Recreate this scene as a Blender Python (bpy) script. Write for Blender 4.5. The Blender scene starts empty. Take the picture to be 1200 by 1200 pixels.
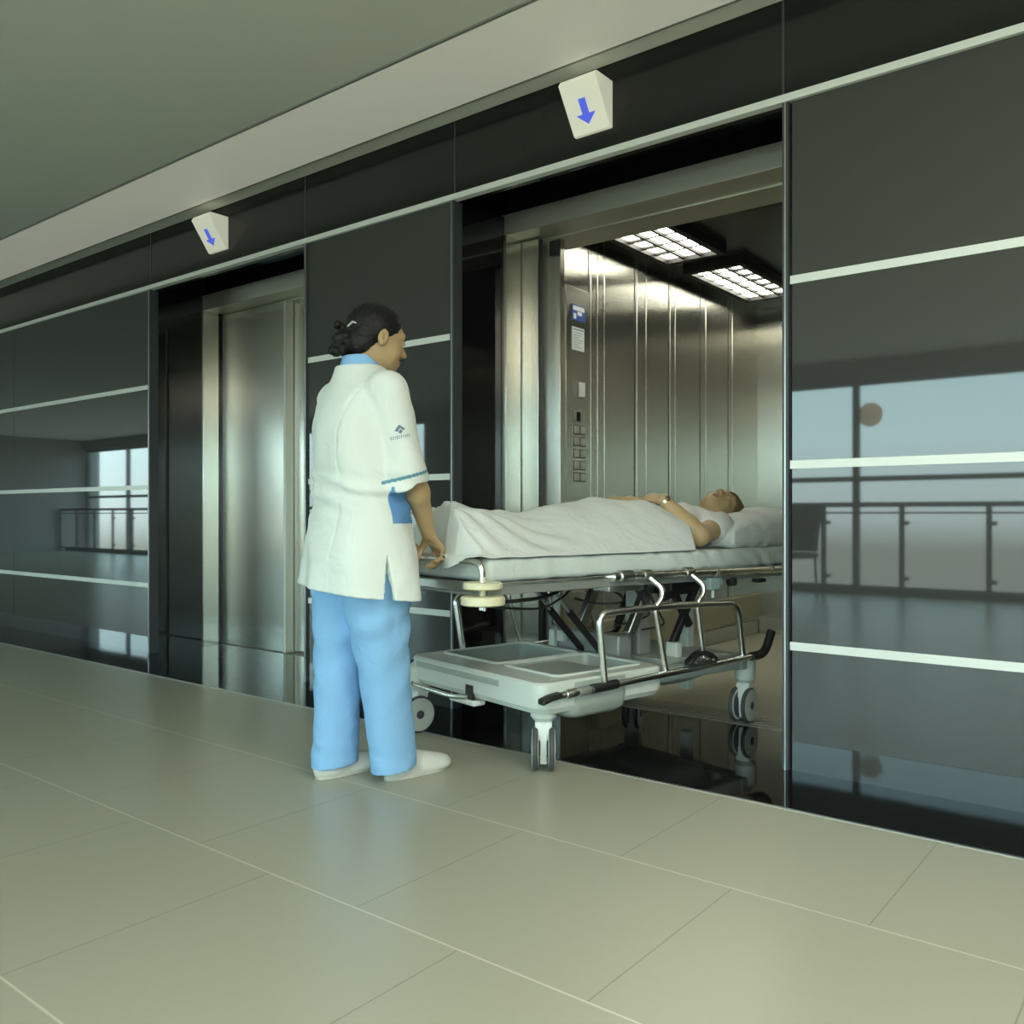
import bpy, bmesh, math, random
import numpy as np
from mathutils import Vector, Matrix
from mathutils.bvhtree import BVHTree
try:
    import openvdb as vdb
except ImportError:
    import pyopenvdb as vdb
S = bpy.context.scene
COL = S.collection
R = math.radians
random.seed(4)

# ------------------------------------------------------------------ materials
def lin(c):
    return tuple(((v/255)/12.92 if v/255 <= .04045 else ((v/255+.055)/1.055)**2.4) for v in c)

def setin(b, name, v):
    if name in b.inputs:
        b.inputs[name].default_value = v

def mat(name, col, rough=.5, metal=0., spec=.5, coat=0., aniso=0., emit=None, estr=0., bump=0., bscale=200., var=0., vscale=3., sheen=0., sss=0.):
    m = bpy.data.materials.new(name)
    m.use_nodes = True
    nt = m.node_tree
    b = nt.nodes['Principled BSDF']
    b.inputs['Base Color'].default_value = (*col, 1)
    b.inputs['Roughness'].default_value = rough
    b.inputs['Metallic'].default_value = metal
    setin(b, 'Specular IOR Level', spec)
    setin(b, 'Coat Weight', coat)
    setin(b, 'Coat Roughness', .03)
    setin(b, 'Anisotropic', aniso)
    setin(b, 'Sheen Weight', sheen)
    if sss:
        setin(b, 'Subsurface Weight', sss)
        setin(b, 'Subsurface Radius', (.012, .005, .003))
        setin(b, 'Subsurface Scale', 1.0)
    if emit:
        setin(b, 'Emission Color', (*emit, 1))
        setin(b, 'Emission Strength', estr)
    tc = nt.nodes.new('ShaderNodeTexCoord')
    if bump:
        n = nt.nodes.new('ShaderNodeTexNoise')
        n.inputs['Scale'].default_value = bscale
        n.inputs['Detail'].default_value = 3
        nt.links.new(tc.outputs['Object'], n.inputs['Vector'])
        if bscale >= 600:          # cloth: soft creases under the weave
            c = nt.nodes.new('ShaderNodeTexNoise')
            c.inputs['Scale'].default_value = 11
            c.inputs['Detail'].default_value = 2.5
            c.inputs['Distortion'].default_value = 1.4
            nt.links.new(tc.outputs['Object'], c.inputs['Vector'])
            b2 = nt.nodes.new('ShaderNodeBump')
            b2.inputs['Strength'].default_value = .42
            b2.inputs['Distance'].default_value = .016
            nt.links.new(c.outputs['Fac'], b2.inputs['Height'])
        bp = nt.nodes.new('ShaderNodeBump')
        if bscale >= 600: nt.links.new(b2.outputs['Normal'], bp.inputs['Normal'])
        bp.inputs['Strength'].default_value = bump
        bp.inputs['Distance'].default_value = .002
        nt.links.new(n.outputs['Fac'], bp.inputs['Height'])
        nt.links.new(bp.outputs['Normal'], b.inputs['Normal'])
    if var:
        n = nt.nodes.new('ShaderNodeTexNoise')
        n.inputs['Scale'].default_value = vscale
        n.inputs['Detail'].default_value = 4
        nt.links.new(tc.outputs['Object'], n.inputs['Vector'])
        mx = nt.nodes.new('ShaderNodeMix')
        mx.data_type = 'RGBA'
        mx.inputs[6].default_value = (*[max(0, c*(1-var)) for c in col], 1)
        mx.inputs[7].default_value = (*[min(1, c*(1+var)) for c in col], 1)
        nt.links.new(n.outputs['Fac'], mx.inputs[0])
        nt.links.new(mx.outputs[2], b.inputs['Base Color'])
    return m

def steel_mat(name, col, rough, aniso, streak=.012):
    """brushed steel: vertical grain, long fine streaks in the roughness"""
    m = mat(name, col, rough, 1., aniso=aniso)
    nt = m.node_tree
    b = nt.nodes['Principled BSDF']
    tc = [n for n in nt.nodes if n.type == 'TEX_COORD'][0]
    geo = nt.nodes.new('ShaderNodeNewGeometry')
    cr = nt.nodes.new('ShaderNodeVectorMath'); cr.operation = 'CROSS_PRODUCT'; cr.inputs[1].default_value = (.05, .03, 1)
    nt.links.new(geo.outputs['Normal'], cr.inputs[0]); nt.links.new(cr.outputs[0], b.inputs['Tangent'])
    mp = nt.nodes.new('ShaderNodeMapping')
    mp.inputs['Scale'].default_value = (40, 40, .4)
    n = nt.nodes.new('ShaderNodeTexNoise')
    n.inputs['Scale'].default_value = 3
    n.inputs['Detail'].default_value = 3
    nt.links.new(tc.outputs['Object'], mp.inputs['Vector'])
    nt.links.new(mp.outputs['Vector'], n.inputs['Vector'])
    mr = nt.nodes.new('ShaderNodeMapRange')
    mr.inputs['To Min'].default_value = rough-streak
    mr.inputs['To Max'].default_value = rough+streak
    nt.links.new(n.outputs['Fac'], mr.inputs['Value'])
    nt.links.new(mr.outputs['Result'], b.inputs['Roughness'])
    return m

M = {}
SKY, PANEL, EXPO = 6.6, 14.5, .25
def mats():
    M['steel'] = steel_mat('brushed_steel', (.61, .60, .535), .27, .97, .005)
    M['steel_dark'] = mat('satin_steel_header', (.58, .57, .49), .42, .9)
    M['chrome'] = mat('chrome', (.86, .86, .82), .27, 1.)
    M['satin'] = mat('satin_metal', (.55, .56, .53), .33, 1.)
    M['sill'] = mat('worn_aluminium_sill', (.36, .35, .31), .42, .9)
    M['grey_metal'] = mat('painted_grey_metal', (.30, .31, .29), .45, .3)
    M['glass_dark'] = mat('smoked_wall_glass', (.044, .045, .043), .025, 0, .75, coat=.35)
    M['black_gloss'] = mat('black_glass', (.006, .006, .007), .04, 0, .5)
    M['black_floor'] = mat('polished_black_granite', (.006, .006, .0065), .035, 0, .38)
    M['fascia'] = mat('dark_fascia_panel', (.014, .014, .013), .16, 0, .4)
    M['black_matte'] = mat('matt_black', (.008, .008, .008), .5)
    M['rubber'] = mat('black_rubber', (.015, .015, .015), .45)
    M['strip'] = mat('white_strip', (.72, .75, .70), .25, 0, .5)
    M['ceil'] = mat('ceiling_paint', (.76, .77, .69), .8)
    M['plaster'] = mat('grey_plaster', (.30, .30, .29), .8)
    M['car_floor'] = mat('beige_vinyl', (.45, .435, .35), .3, 0, .45, var=.08, vscale=4)
    M['car_ceil'] = mat('dark_car_ceiling', (.02, .02, .019), .25)
    M['board'] = mat('beige_bumper_board', (.40, .38, .27), .45)
    M['plastic'] = mat('white_plastic', (.62, .66, .60), .38, 0, .45)
    M['plastic_w'] = mat('bright_white_plastic', (.74, .77, .71), .35, 0, .45)
    M['tray'] = mat('grey_moulded_plastic', (.36, .40, .36), .42, 0, .45)
    M['cream'] = mat('cream_plastic', (.74, .70, .48), .4, 0, .45)
    M['tread'] = mat('grey_tread', (.07, .075, .075), .5)
    M['sheet'] = mat('white_sheet', (.70, .73, .70), .85, 0, .2, bump=.12, bscale=600, sheen=.15)
    M['mattress'] = mat('pale_green_sheet', (.62, .67, .63), .85, 0, .2, bump=.12, bscale=600)
    M['pillow'] = mat('pillow_case', (.68, .70, .68), .85, 0, .2, bump=.12, bscale=600)
    M['coat'] = mat('white_tunic_cloth', (.76, .80, .75), .85, 0, .2, bump=.15, bscale=700, sheen=.15)
    M['blue'] = mat('light_blue_cloth', (.27, .505, .79), .85, 0, .2, bump=.15, bscale=700)
    M['blue_collar'] = mat('blue_collar_cloth', (.13, .30, .58), .85, 0, .2)
    M['blue_trim'] = mat('teal_trim', (.12, .30, .38), .8)
    M['shoe'] = mat('white_leather', (.68, .68, .62), .45)
    M['sole'] = mat('shoe_sole', (.55, .54, .47), .6)
    M['skin'] = mat('skin_tan', (.46, .315, .165), .5, 0, .35, sss=.12)
    M['skin2'] = mat('skin_fair', (.50, .345, .185), .5, 0, .35, sss=.12)
    M['lip'] = mat('lip', (.30, .11, .075), .5)
    M['eye'] = mat('eye_white', (.6, .6, .57), .2)
    M['iris'] = mat('iris_brown', (.03, .015, .008), .2)
    M['hair'] = mat('black_hair', (.008, .0075, .007), .5, 0, .3, bump=.5, bscale=60)
    M['hair2'] = mat('brown_hair', (.13, .092, .045), .55, 0, .3, bump=.8, bscale=60)
    M['shirt'] = mat('white_shirt', (.72, .71, .67), .85, 0, .2)
    M['gold'] = mat('pale_gold', (.75, .68, .45), .25, 1.)
    M['ink'] = mat('grey_ink', (.17, .21, .30), .8)
    M['sign_blue'] = mat('blue_sign', (.03, .07, .33), .4)
    M['sign_white'] = mat('white_paper', (.62, .66, .66), .6)
    M['sign_grey'] = mat('grey_print', (.28, .32, .36), .6)
    M['lamp'] = mat('car_lamp_diffuser', (.9, .9, .85), .5, emit=(1, .985, .80), estr=9)
    M['added_panel'] = mat('added_panel_diffuser', (.9, .9, .85), .5, emit=(1, .98, .86), estr=PANEL)  # glow of the added, unseen lobby panels
    M['ceil_glow'] = mat('ceiling_painted_glow', (.7, .7, .6), .5, emit=(1, .99, .84), estr=.15)  # brightness of the lit ceiling put in as weak emission
    M['ind'] = mat('indicator_face', (.75, .74, .62), .4, emit=(.9, .9, .72), estr=.28)
    M['ind_blue'] = mat('indicator_arrow', (.06, .09, .5), .4, emit=(.1, .15, .9), estr=.5)
    M['mullion'] = mat('dark_window_frame', (.05, .055, .06), .4)

def floor_mat():
    m = mat('beige_floor_tile', (.36, .36, .275), .3, 0, .4)
    nt = m.node_tree
    b = nt.nodes['Principled BSDF']
    L = nt.links.new
    geo = nt.nodes.new('ShaderNodeNewGeometry')
    sep = nt.nodes.new('ShaderNodeSeparateXYZ')
    L(geo.outputs['Position'], sep.inputs[0])
    def math_(op, a, bb=None):
        n = nt.nodes.new('ShaderNodeMath'); n.operation = op
        for i, v in enumerate((a, bb)):
            if v is None: continue
            if isinstance(v, (int, float)): n.inputs[i].default_value = v
            else: L(v, n.inputs[i])
        return n.outputs[0]
    def line(coord, off, per, w):
        t = math_('FRACT', math_('DIVIDE', math_('SUBTRACT', coord, off), per))
        t = math_('MINIMUM', t, math_('SUBTRACT', 1.0, t))
        return math_('LESS_THAN', t, w/per)
    ly = line(sep.outputs['Y'], 2.0, .632, .0028)
    lx = line(sep.outputs['X'], -1.22, .632, .0018)
    # alternate rows are shifted by half a tile
    row = math_('FLOOR', math_('DIVIDE', math_('SUBTRACT', sep.outputs['Y'], 2.0), .632))
    odd = math_('FRACT', math_('MULTIPLY', row, .5))
    lx2 = line(math_('ADD', sep.outputs['X'], math_('MULTIPLY', odd, .632)), -1.22, .632, .0018)
    noise = nt.nodes.new('ShaderNodeTexNoise'); noise.inputs['Scale'].default_value = 1.1; noise.inputs['Detail'].default_value = 2
    L(geo.outputs['Position'], noise.inputs['Vector'])
    mx = nt.nodes.new('ShaderNodeMix'); mx.data_type = 'RGBA'
    mx.inputs[6].default_value = (.385, .385, .30, 1); mx.inputs[7].default_value = (.425, .425, .335, 1)
    L(noise.outputs['Fac'], mx.inputs[0])
    m2 = nt.nodes.new('ShaderNodeMix'); m2.data_type = 'RGBA'
    L(math_('MULTIPLY', lx2, .65), m2.inputs[0]); L(mx.outputs[2], m2.inputs[6]); m2.inputs[7].default_value = (.20, .20, .15, 1)
    m3 = nt.nodes.new('ShaderNodeMix'); m3.data_type = 'RGBA'
    L(ly, m3.inputs[0]); L(m2.outputs[2], m3.inputs[6]); m3.inputs[7].default_value = (.62, .60, .50, 1)
    L(m3.outputs[2], b.inputs['Base Color'])
    return m

def pane_mat():
    m = bpy.data.materials.new('window_glass')
    m.use_nodes = True
    nt = m.node_tree
    for n in list(nt.nodes):
        if n.type != 'OUTPUT_MATERIAL': nt.nodes.remove(n)
    out = [n for n in nt.nodes if n.type == 'OUTPUT_MATERIAL'][0]
    t = nt.nodes.new('ShaderNodeBsdfTransparent'); t.inputs[0].default_value = (.93, .97, .96, 1)
    g = nt.nodes.new('ShaderNodeBsdfGlossy'); g.inputs['Roughness'].default_value = .02
    mx = nt.nodes.new('ShaderNodeMixShader'); mx.inputs[0].default_value = .06
    nt.links.new(t.outputs[0], mx.inputs[1]); nt.links.new(g.outputs[0], mx.inputs[2]); nt.links.new(mx.outputs[0], out.inputs[0])
    return m

# ------------------------------------------------------------------ mesh helpers
def link(o, parent=None):
    COL.objects.link(o)
    if parent is not None: o.parent = parent
    return o

def empty(name, loc=(0, 0, 0), rz=0., parent=None):
    o = bpy.data.objects.new(name, None)
    o.empty_display_size = .1
    o.location = loc; o.rotation_euler = (0, 0, rz)
    return link(o, parent)

def tag(o, label=None, cat=None, group=None, kind=None):
    if label: o['label'] = label
    if cat: o['category'] = cat
    if group: o['group'] = group
    if kind: o['kind'] = kind
    return o

def fillet(pts, r, n=5):
    pts = [Vector(p) for p in pts]
    out = [pts[0]]
    for i in range(1, len(pts)-1):
        a, b, c = pts[i-1], pts[i], pts[i+1]
        d1, d2 = a-b, c-b
        q = min(r, d1.length*.49, d2.length*.49)
        p0, p1 = b+d1.normalized()*q, b+d2.normalized()*q
        for k in range(n+1):
            t = k/n
            out.append(p0*(1-t)**2 + b*2*t*(1-t) + p1*t*t)
    out.append(pts[-1])
    return out

class MB:
    def __init__(s): s.v = []; s.f = []; s.m = []
    def _add(s, vs, fs, mi=0):
        o = len(s.v); s.v += [tuple(p) for p in vs]
        for f in fs: s.f.append(tuple(i+o for i in f)); s.m.append(mi)
        return s
    def box(s, x0, x1, y0, y1, z0, z1, mi=0):
        vs = [(x, y, z) for z in (z0, z1) for y in (y0, y1) for x in (x0, x1)]
        return s._add(vs, [(0, 2, 3, 1), (4, 5, 7, 6), (0, 1, 5, 4), (2, 6, 7, 3), (0, 4, 6, 2), (1, 3, 7, 5)], mi)
    def obox(s, c, ax, ay, az, mi=0):
        c, ax, ay, az = map(Vector, (c, ax, ay, az))
        vs = [c+ax*i+ay*j+az*k for k in (-1, 1) for j in (-1, 1) for i in (-1, 1)]
        return s._add(vs, [(0, 2, 3, 1), (4, 5, 7, 6), (0, 1, 5, 4), (2, 6, 7, 3), (0, 4, 6, 2), (1, 3, 7, 5)], mi)
    def bar(s, p, q, w, h, up=(0, 0, 1), mi=0):
        p, q = Vector(p), Vector(q); d = q-p
        u = Vector(up); side = d.cross(u).normalized(); u = side.cross(d).normalized()
        return s.obox((p+q)/2, d/2, side*w/2, u*h/2, mi)
    def tube(s, pts, r, n=12, mi=0, ring=False):
        pts = [Vector(p) for p in pts]
        rr = r if hasattr(r, '__len__') else [r]*len(pts)
        t0 = (pts[1]-pts[0]).normalized()
        ref = Vector((0, 0, 1)) if abs(t0.z) < .9 else Vector((1, 0, 0))
        u = t0.cross(ref).normalized()
        vs = []
        m = len(pts)
        for i, p in enumerate(pts):
            t = (pts[min(i+1, m-1)]-pts[max(i-1, 0)]).normalized()
            u = (u - t*u.dot(t)).normalized(); w = t.cross(u)
            for k in range(n):
                a = 2*math.pi*k/n
                vs.append(p+(u*math.cos(a)+w*math.sin(a))*rr[i])
        fs = [(i*n+k, i*n+(k+1) % n, (i+1)*n+(k+1) % n, (i+1)*n+k) for i in range(m-1) for k in range(n)]
        fs += [tuple(range(n-1, -1, -1)), tuple((m-1)*n+k for k in range(n))]
        return s._add(vs, fs, mi)
    def lathe(s, prof, origin=(0, 0, 0), axis=(0, 0, 1), n=32, mi=0):
        o = Vector(origin); a = Vector(axis).normalized()
        u = a.orthogonal().normalized(); w = a.cross(u)
        vs = []
        for (r, h) in prof:
            for k in range(n):
                t = 2*math.pi*k/n
                vs.append(o+a*h+(u*math.cos(t)+w*math.sin(t))*r)
        m = len(prof)
        fs = [(i*n+k, i*n+(k+1) % n, (i+1)*n+(k+1) % n, (i+1)*n+k) for i in range(m-1) for k in range(n)]
        fs += [tuple(range(n-1, -1, -1)), tuple((m-1)*n+k for k in range(n))]
        return s._add(vs, fs, mi)
    def prism(s, poly, z0, z1, mi=0):
        n = len(poly)
        vs = [(x, y, z0) for x, y in poly]+[(x, y, z1) for x, y in poly]
        fs = [tuple(range(n-1, -1, -1)), tuple(range(n, 2*n))]+[(k, (k+1) % n, n+(k+1) % n, n+k) for k in range(n)]
        return s._add(vs, fs, mi)
    def loft(s, rings, mi=0, cap=True):
        n = len(rings[0]); vs = [p for r in rings for p in r]
        fs = [(i*n+k, i*n+(k+1) % n, (i+1)*n+(k+1) % n, (i+1)*n+k) for i in range(len(rings)-1) for k in range(n)]
        if cap: fs += [tuple(range(n-1, -1, -1)), tuple((len(rings)-1)*n+k for k in range(n))]
        return s._add(vs, fs, mi)
    def build(s, name, ms, parent=None, bevel=0., smooth=True, seg=2, angle=35):
        me = bpy.data.meshes.new(name)
        me.from_pydata(s.v, [], s.f)
        ms = ms if isinstance(ms, (list, tuple)) else [ms]
        for m in ms: me.materials.append(m)
        if len(ms) > 1: me.polygons.foreach_set('material_index', s.m)
        bm = bmesh.new(); bm.from_mesh(me); bmesh.ops.recalc_face_normals(bm, faces=bm.faces); bm.to_mesh(me); bm.free()
        if smooth:
            me.polygons.foreach_set('use_smooth', [True]*len(me.polygons))
            me.set_sharp_from_angle(angle=R(angle))
        o = bpy.data.objects.new(name, me)
        link(o, parent)
        if bevel:
            b = o.modifiers.new('edge', 'BEVEL'); b.width = bevel; b.segments = seg; b.limit_method = 'ANGLE'; b.angle_limit = R(40)
            b.harden_normals = False
        return o

def rrect(x0, x1, y0, y1, r, n=6):
    out = []
    for cx, cy, a0 in ((x1-r, y1-r, 0), (x0+r, y1-r, 90), (x0+r, y0+r, 180), (x1-r, y0+r, 270)):
        for k in range(n+1):
            a = R(a0+90*k/n)
            out.append((cx+r*math.cos(a), cy+r*math.sin(a)))
    return out

# ------------------------------------------------------------------ implicit surfaces
class Noise:
    def __init__(s, seed, n=24):
        s.n = n; s.a = np.random.RandomState(seed).rand(n, n, n).astype(np.float32)*2-1
    def __call__(s, X, Y, Z, f):
        n = s.n
        def sp(v):
            v = v*f; i = np.floor(v).astype(np.int32); t = (v-i).astype(np.float32); t = t*t*(3-2*t); return i % n, (i+1) % n, t
        X, Y, Z = np.broadcast_arrays(X, Y, Z)
        x0, x1, tx = sp(X); y0, y1, ty = sp(Y); z0, z1, tz = sp(Z); a = s.a
        c00 = a[x0, y0, z0]*(1-tx)+a[x1, y0, z0]*tx; c10 = a[x0, y1, z0]*(1-tx)+a[x1, y1, z0]*tx
        c01 = a[x0, y0, z1]*(1-tx)+a[x1, y0, z1]*tx; c11 = a[x0, y1, z1]*(1-tx)+a[x1, y1, z1]*tx
        return (c00*(1-ty)+c10*ty)*(1-tz)+(c01*(1-ty)+c11*ty)*tz

def smin(a, b, k):
    if k <= 0: return np.minimum(a, b)
    h = np.maximum(k-np.abs(a-b), 0)/k
    return np.minimum(a, b)-h*h*k*.25

class Vol:
    def __init__(s, lo, hi, vox):
        s.lo = np.array(lo, float); s.vox = vox
        s.n = np.ceil((np.array(hi)-s.lo)/vox).astype(int)+1
        s.d = np.full(tuple(s.n), .2, np.float32)
    def sub(s, lo, hi):
        a = np.clip(np.floor((np.array(lo)-s.lo)/s.vox).astype(int), 0, s.n-1)
        b = np.clip(np.ceil((np.array(hi)-s.lo)/s.vox).astype(int)+1, 1, s.n)
        sl = tuple(slice(int(a[i]), int(max(b[i], a[i]+1))) for i in range(3))
        ax = [(s.lo[i]+s.vox*np.arange(sl[i].start, sl[i].stop)).astype(np.float32) for i in range(3)]
        return sl, ax[0][:, None, None], ax[1][None, :, None], ax[2][None, None, :]
    def put(s, lo, hi, fn, k=0., op='add'):
        pad = max(k, .012)+s.vox*2
        sl, X, Y, Z = s.sub(np.array(lo)-pad, np.array(hi)+pad)
        d = fn(X, Y, Z).astype(np.float32)
        if op == 'add': s.d[sl] = smin(s.d[sl], d, k)
        elif op == 'cut': s.d[sl] = -smin(-s.d[sl], d, k)
    def cone(s, p, q, r0, r1=None, k=.02, op='add'):
        p, q = np.array(p, float), np.array(q, float); r1 = r0 if r1 is None else r1
        v = q-p; L = float(v @ v) or 1e-9; rm = max(r0, r1)
        def fn(X, Y, Z):
            dx, dy, dz = X-p[0], Y-p[1], Z-p[2]
            t = np.clip((dx*v[0]+dy*v[1]+dz*v[2])/L, 0, 1)
            return np.sqrt((dx-t*v[0])**2+(dy-t*v[1])**2+(dz-t*v[2])**2)-(r0+(r1-r0)*t)
        s.put(np.minimum(p, q)-rm, np.maximum(p, q)+rm, fn, k, op)
    def chain(s, pts, rs, k=.02):
        for i in range(len(pts)-1): s.cone(pts[i], pts[i+1], rs[i], rs[i+1], k)
    def ell(s, c, r, k=.02, B=None, op='add'):
        c = np.array(c, float); r = np.array(r, float); rm = float(r.max())
        B = np.eye(3) if B is None else np.array(B, float)   # rows: local axes
        def fn(X, Y, Z):
            dx, dy, dz = X-c[0], Y-c[1], Z-c[2]
            q = [(dx*B[i][0]+dy*B[i][1]+dz*B[i][2])/r[i] for i in range(3)]
            k0 = np.sqrt(q[0]**2+q[1]**2+q[2]**2)
            k1 = np.sqrt((q[0]/r[0])**2+(q[1]/r[1])**2+(q[2]/r[2])**2)
            return np.where(k1 > 1e-6, k0*(k0-1)/np.maximum(k1, 1e-6), -rm)
        s.put(c-rm, c+rm, fn, k, op)
    def loft(s, table, axis=2, k=.03, op='add', p=2.0):
        """table rows (t, ca, cb, ra, rb): ellipse sections along an axis, smoothly interpolated"""
        T = np.array(table, float); oth = [i for i in range(3) if i != axis]
        def fn(X, Y, Z):
            P = (X, Y, Z); t = P[axis]
            tt = np.clip(t, T[0, 0], T[-1, 0]).ravel()
            # monotone cubic-ish smoothing by resampling
            g = np.linspace(T[0, 0], T[-1, 0], 200)
            vals = []
            for c in range(1, 5):
                y = np.interp(g, T[:, 0], T[:, c]); w = np.ones(13)/13
                y = np.convolve(np.pad(y, 6, mode='edge'), w, 'valid')
                vals.append(np.interp(tt, g, y).reshape(np.shape(t)).astype(np.float32))
            ca, cb, ra, rb = vals
            a = np.abs(P[oth[0]]-ca)/ra; b = np.abs(P[oth[1]]-cb)/rb
            k0 = (a**p+b**p)**(1/p)
            k1 = np.sqrt((a/ra)**2+(b/rb)**2)+1e-6
            d = k0*(k0-1)/k1
            d = np.maximum(d, -np.minimum(ra, rb))
            return np.maximum(d, np.maximum(T[0, 0]-t, t-T[-1, 0]))
        lo, hi = np.zeros(3), np.zeros(3)
        lo[axis], hi[axis] = T[0, 0], T[-1, 0]
        for j, o in enumerate(oth):
            lo[o] = (T[:, 1+j]-T[:, 3+j]).min(); hi[o] = (T[:, 1+j]+T[:, 3+j]).max()
        s.put(lo, hi, fn, k, op)
    def rbox(s, c, h, r, k=.01, B=None, op='add'):
        c = np.array(c, float); h = np.array(h, float); B = np.eye(3) if B is None else np.array(B, float)
        def fn(X, Y, Z):
            d = [X-c[0], Y-c[1], Z-c[2]]
            q = [np.abs(d[0]*B[i][0]+d[1]*B[i][1]+d[2]*B[i][2])-h[i]+r for i in range(3)]
            o = np.sqrt(sum(np.maximum(v, 0)**2 for v in q)); return o+np.minimum(np.maximum(np.maximum(q[0], q[1]), q[2]), 0)-r
        e = np.abs(B).T @ h
        s.put(c-e, c+e, fn, k, op)
    def field(s, fn):
        sl, X, Y, Z = s.sub(s.lo, s.lo+s.n*s.vox); s.d = fn(s.d, X, Y, Z).astype(np.float32)
    def build(s, name, ms, parent=None, paint=None, biggest=False):
        g = vdb.FloatGrid(.2)
        d = s.d.copy()
        for ax in range(3):
            ix = [slice(None)]*3
            for e in (0, -1): ix[ax] = e; d[tuple(ix)] = np.maximum(d[tuple(ix)], s.vox)
        g.copyFromArray(d)
        P, Q = g.convertToQuads(0.)
        P = P*s.vox+s.lo
        me = bpy.data.meshes.new(name)
        me.from_pydata(P.tolist(), [], Q[:, ::-1].tolist())
        bm = bmesh.new(); bm.from_mesh(me)
        if biggest:
            seen = set(); best = []
            for v in bm.verts:
                if v.index in seen: continue
                st = [v]; seen.add(v.index); comp = []
                while st:
                    w = st.pop(); comp.append(w)
                    for e in w.link_edges:
                        o = e.other_vert(w)
                        if o.index not in seen: seen.add(o.index); st.append(o)
                if len(comp) > len(best): best = comp
            keep = set(best); bmesh.ops.delete(bm, geom=[v for v in bm.verts if v not in keep], context='VERTS')
        bmesh.ops.smooth_vert(bm, verts=bm.verts, factor=.5, use_axis_x=True, use_axis_y=True, use_axis_z=True)
        bmesh.ops.recalc_face_normals(bm, faces=bm.faces)
        bm.to_mesh(me); bm.free()
        ms = ms if isinstance(ms, (list, tuple)) else [ms]
        for m in ms: me.materials.append(m)
        if paint:
            n = len(me.polygons); c = np.zeros(n*3, np.float32); me.polygons.foreach_get('center', c); c = c.reshape(-1, 3)
            me.polygons.foreach_set('material_index', paint(c).astype(np.int32))
        me.polygons.foreach_set('use_smooth', [True]*len(me.polygons))
        o = bpy.data.objects.new(name, me)
        return link(o, parent)

class Frame:
    """a small helper to place shapes given in a limb's own axes"""
    def __init__(s, o, x, y, z):
        s.o = np.array(o, float); s.B = np.array([np.array(v, float)/np.linalg.norm(v) for v in (x, y, z)])
    def __call__(s, p): return s.o+np.array(p, float) @ s.B

def ortho(fwd, up):
    f = np.array(fwd, float); f /= np.linalg.norm(f); u = np.array(up, float); u -= f*(u @ f); u /= np.linalg.norm(u)
    return np.cross(f, u), f, u       # right, forward, up

def add_head(V, F, k=1.):
    """face and skull in head axes: x right, y forward, z up"""
    E = lambda c, r, kk=.02, op='add': V.ell(F(c), r, kk, F.B, op)
    E((0, -.012, .030), (.073, .092, .078), .0)
    E((0, .026, -.032), (.059, .062, .078), .035)
    E((0, .048, -.088), (.034, .034, .024), .035)
    for sx in (-1, 1):
        E((.042*sx, .056, -.035), (.022, .022, .024), .02)         # cheek
        E((.044*sx, .012, -.075), (.016, .035, .022), .03)         # jaw angle
    E((0, .074, .026), (.046, .016, .014), .02)                    # brow
    for sx in (-1, 1):
        E((.031*sx, .101, .001), (.017, .016, .010), .012, 'cut')
        E((.031*sx, .0775, .001), (.0135, .012, .0105), .003)
    V.cone(F((0, .083, .008)), F((0, .106, -.030)), .0065, .0105, .012)
    for sx in (-1, 1):
        E((.012*sx, .096, -.035), (.007, .009, .007), .006)
    E((0, .0885, -.0585), (.020, .008, .0050), .006)
    E((0, .0870, -.0685), (.017, .009, .0055), .006)
    for sx in (-1, 1):
        E((.0745*sx, -.006, -.008), (.009, .019, .031), .006)
        E((.083*sx, -.002, -.004), (.006, .010, .017), .004, 'cut')

def add_hand(V, wrist, a, n, l, sc=1., curls=((20, 35, 25),)*4, spread=.0, thumb=(40, .3), rw=.024, k=.011):
    """a: towards the fingers, n: out of the back of the hand, l: towards the thumb"""
    a, n, l = [np.array(v, float)/np.linalg.norm(v) for v in (a, n, l)]
    w = np.array(wrist, float)
    P = lambda x, y, z: w+(a*x+l*y+n*z)*sc
    kn = [(.088, .030, .0), (.093, .010, .003), (.088, -.010, .002), (.080, -.028, -.002)]
    ln = [(.040, .025, .020), (.044, .028, .021), (.041, .026, .020), (.032, .020, .017)]
    rf = [.0090, .0092, .0088, .0078]
    for i, c in enumerate(kn):
        V.cone(P(0, c[1]*.45, 0), P(*c), rw*.55*sc, .0115*sc, k)
    V.cone(P(.03, .012, -.003), P(.055, -.012, -.003), .017*sc, .016*sc, k)
    for i, c in enumerate(kn):
        cu = curls[min(i, len(curls)-1)]; ang = 0.; p = P(*c)
        fan = spread*(1.5-i)
        for j in range(3):
            ang += R(cu[j])
            d = (a*math.cos(fan)+l*math.sin(fan))*math.cos(ang)-n*math.sin(ang)
            q = p+d*ln[i][j]*sc
            r0 = rf[i]*sc*(1-.07*j); V.cone(p, q, r0, r0*.93, .004)
            p = q
    p0 = P(.018, .020, -.006); d1 = a*.75+l*.62-n*thumb[1]; d1 /= np.linalg.norm(d1)
    p1 = p0+d1*.042*sc; V.cone(p0, p1, .0145*sc, .0115*sc, .012)
    t = R(thumb[0]); d2 = d1*math.cos(t)-n*math.sin(t)*.8-l*math.sin(t)*.25; d2 /= np.linalg.norm(d2)
    p2 = p1+d2*.034*sc; V.cone(p1, p2, .0108*sc, .0098*sc, .005)
    d3 = d2*.85+a*.35-n*.25; d3 /= np.linalg.norm(d3)
    V.cone(p2, p2+d3*.024*sc, .0098*sc, .0082*sc, .004)

# ------------------------------------------------------------------ the setting
def st(o, name=None):
    o['kind'] = 'structure'
    return o

YW, YD = 3.05, 3.56          # front of the glass wall, plane of the lift doors
CAMH = .90

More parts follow.
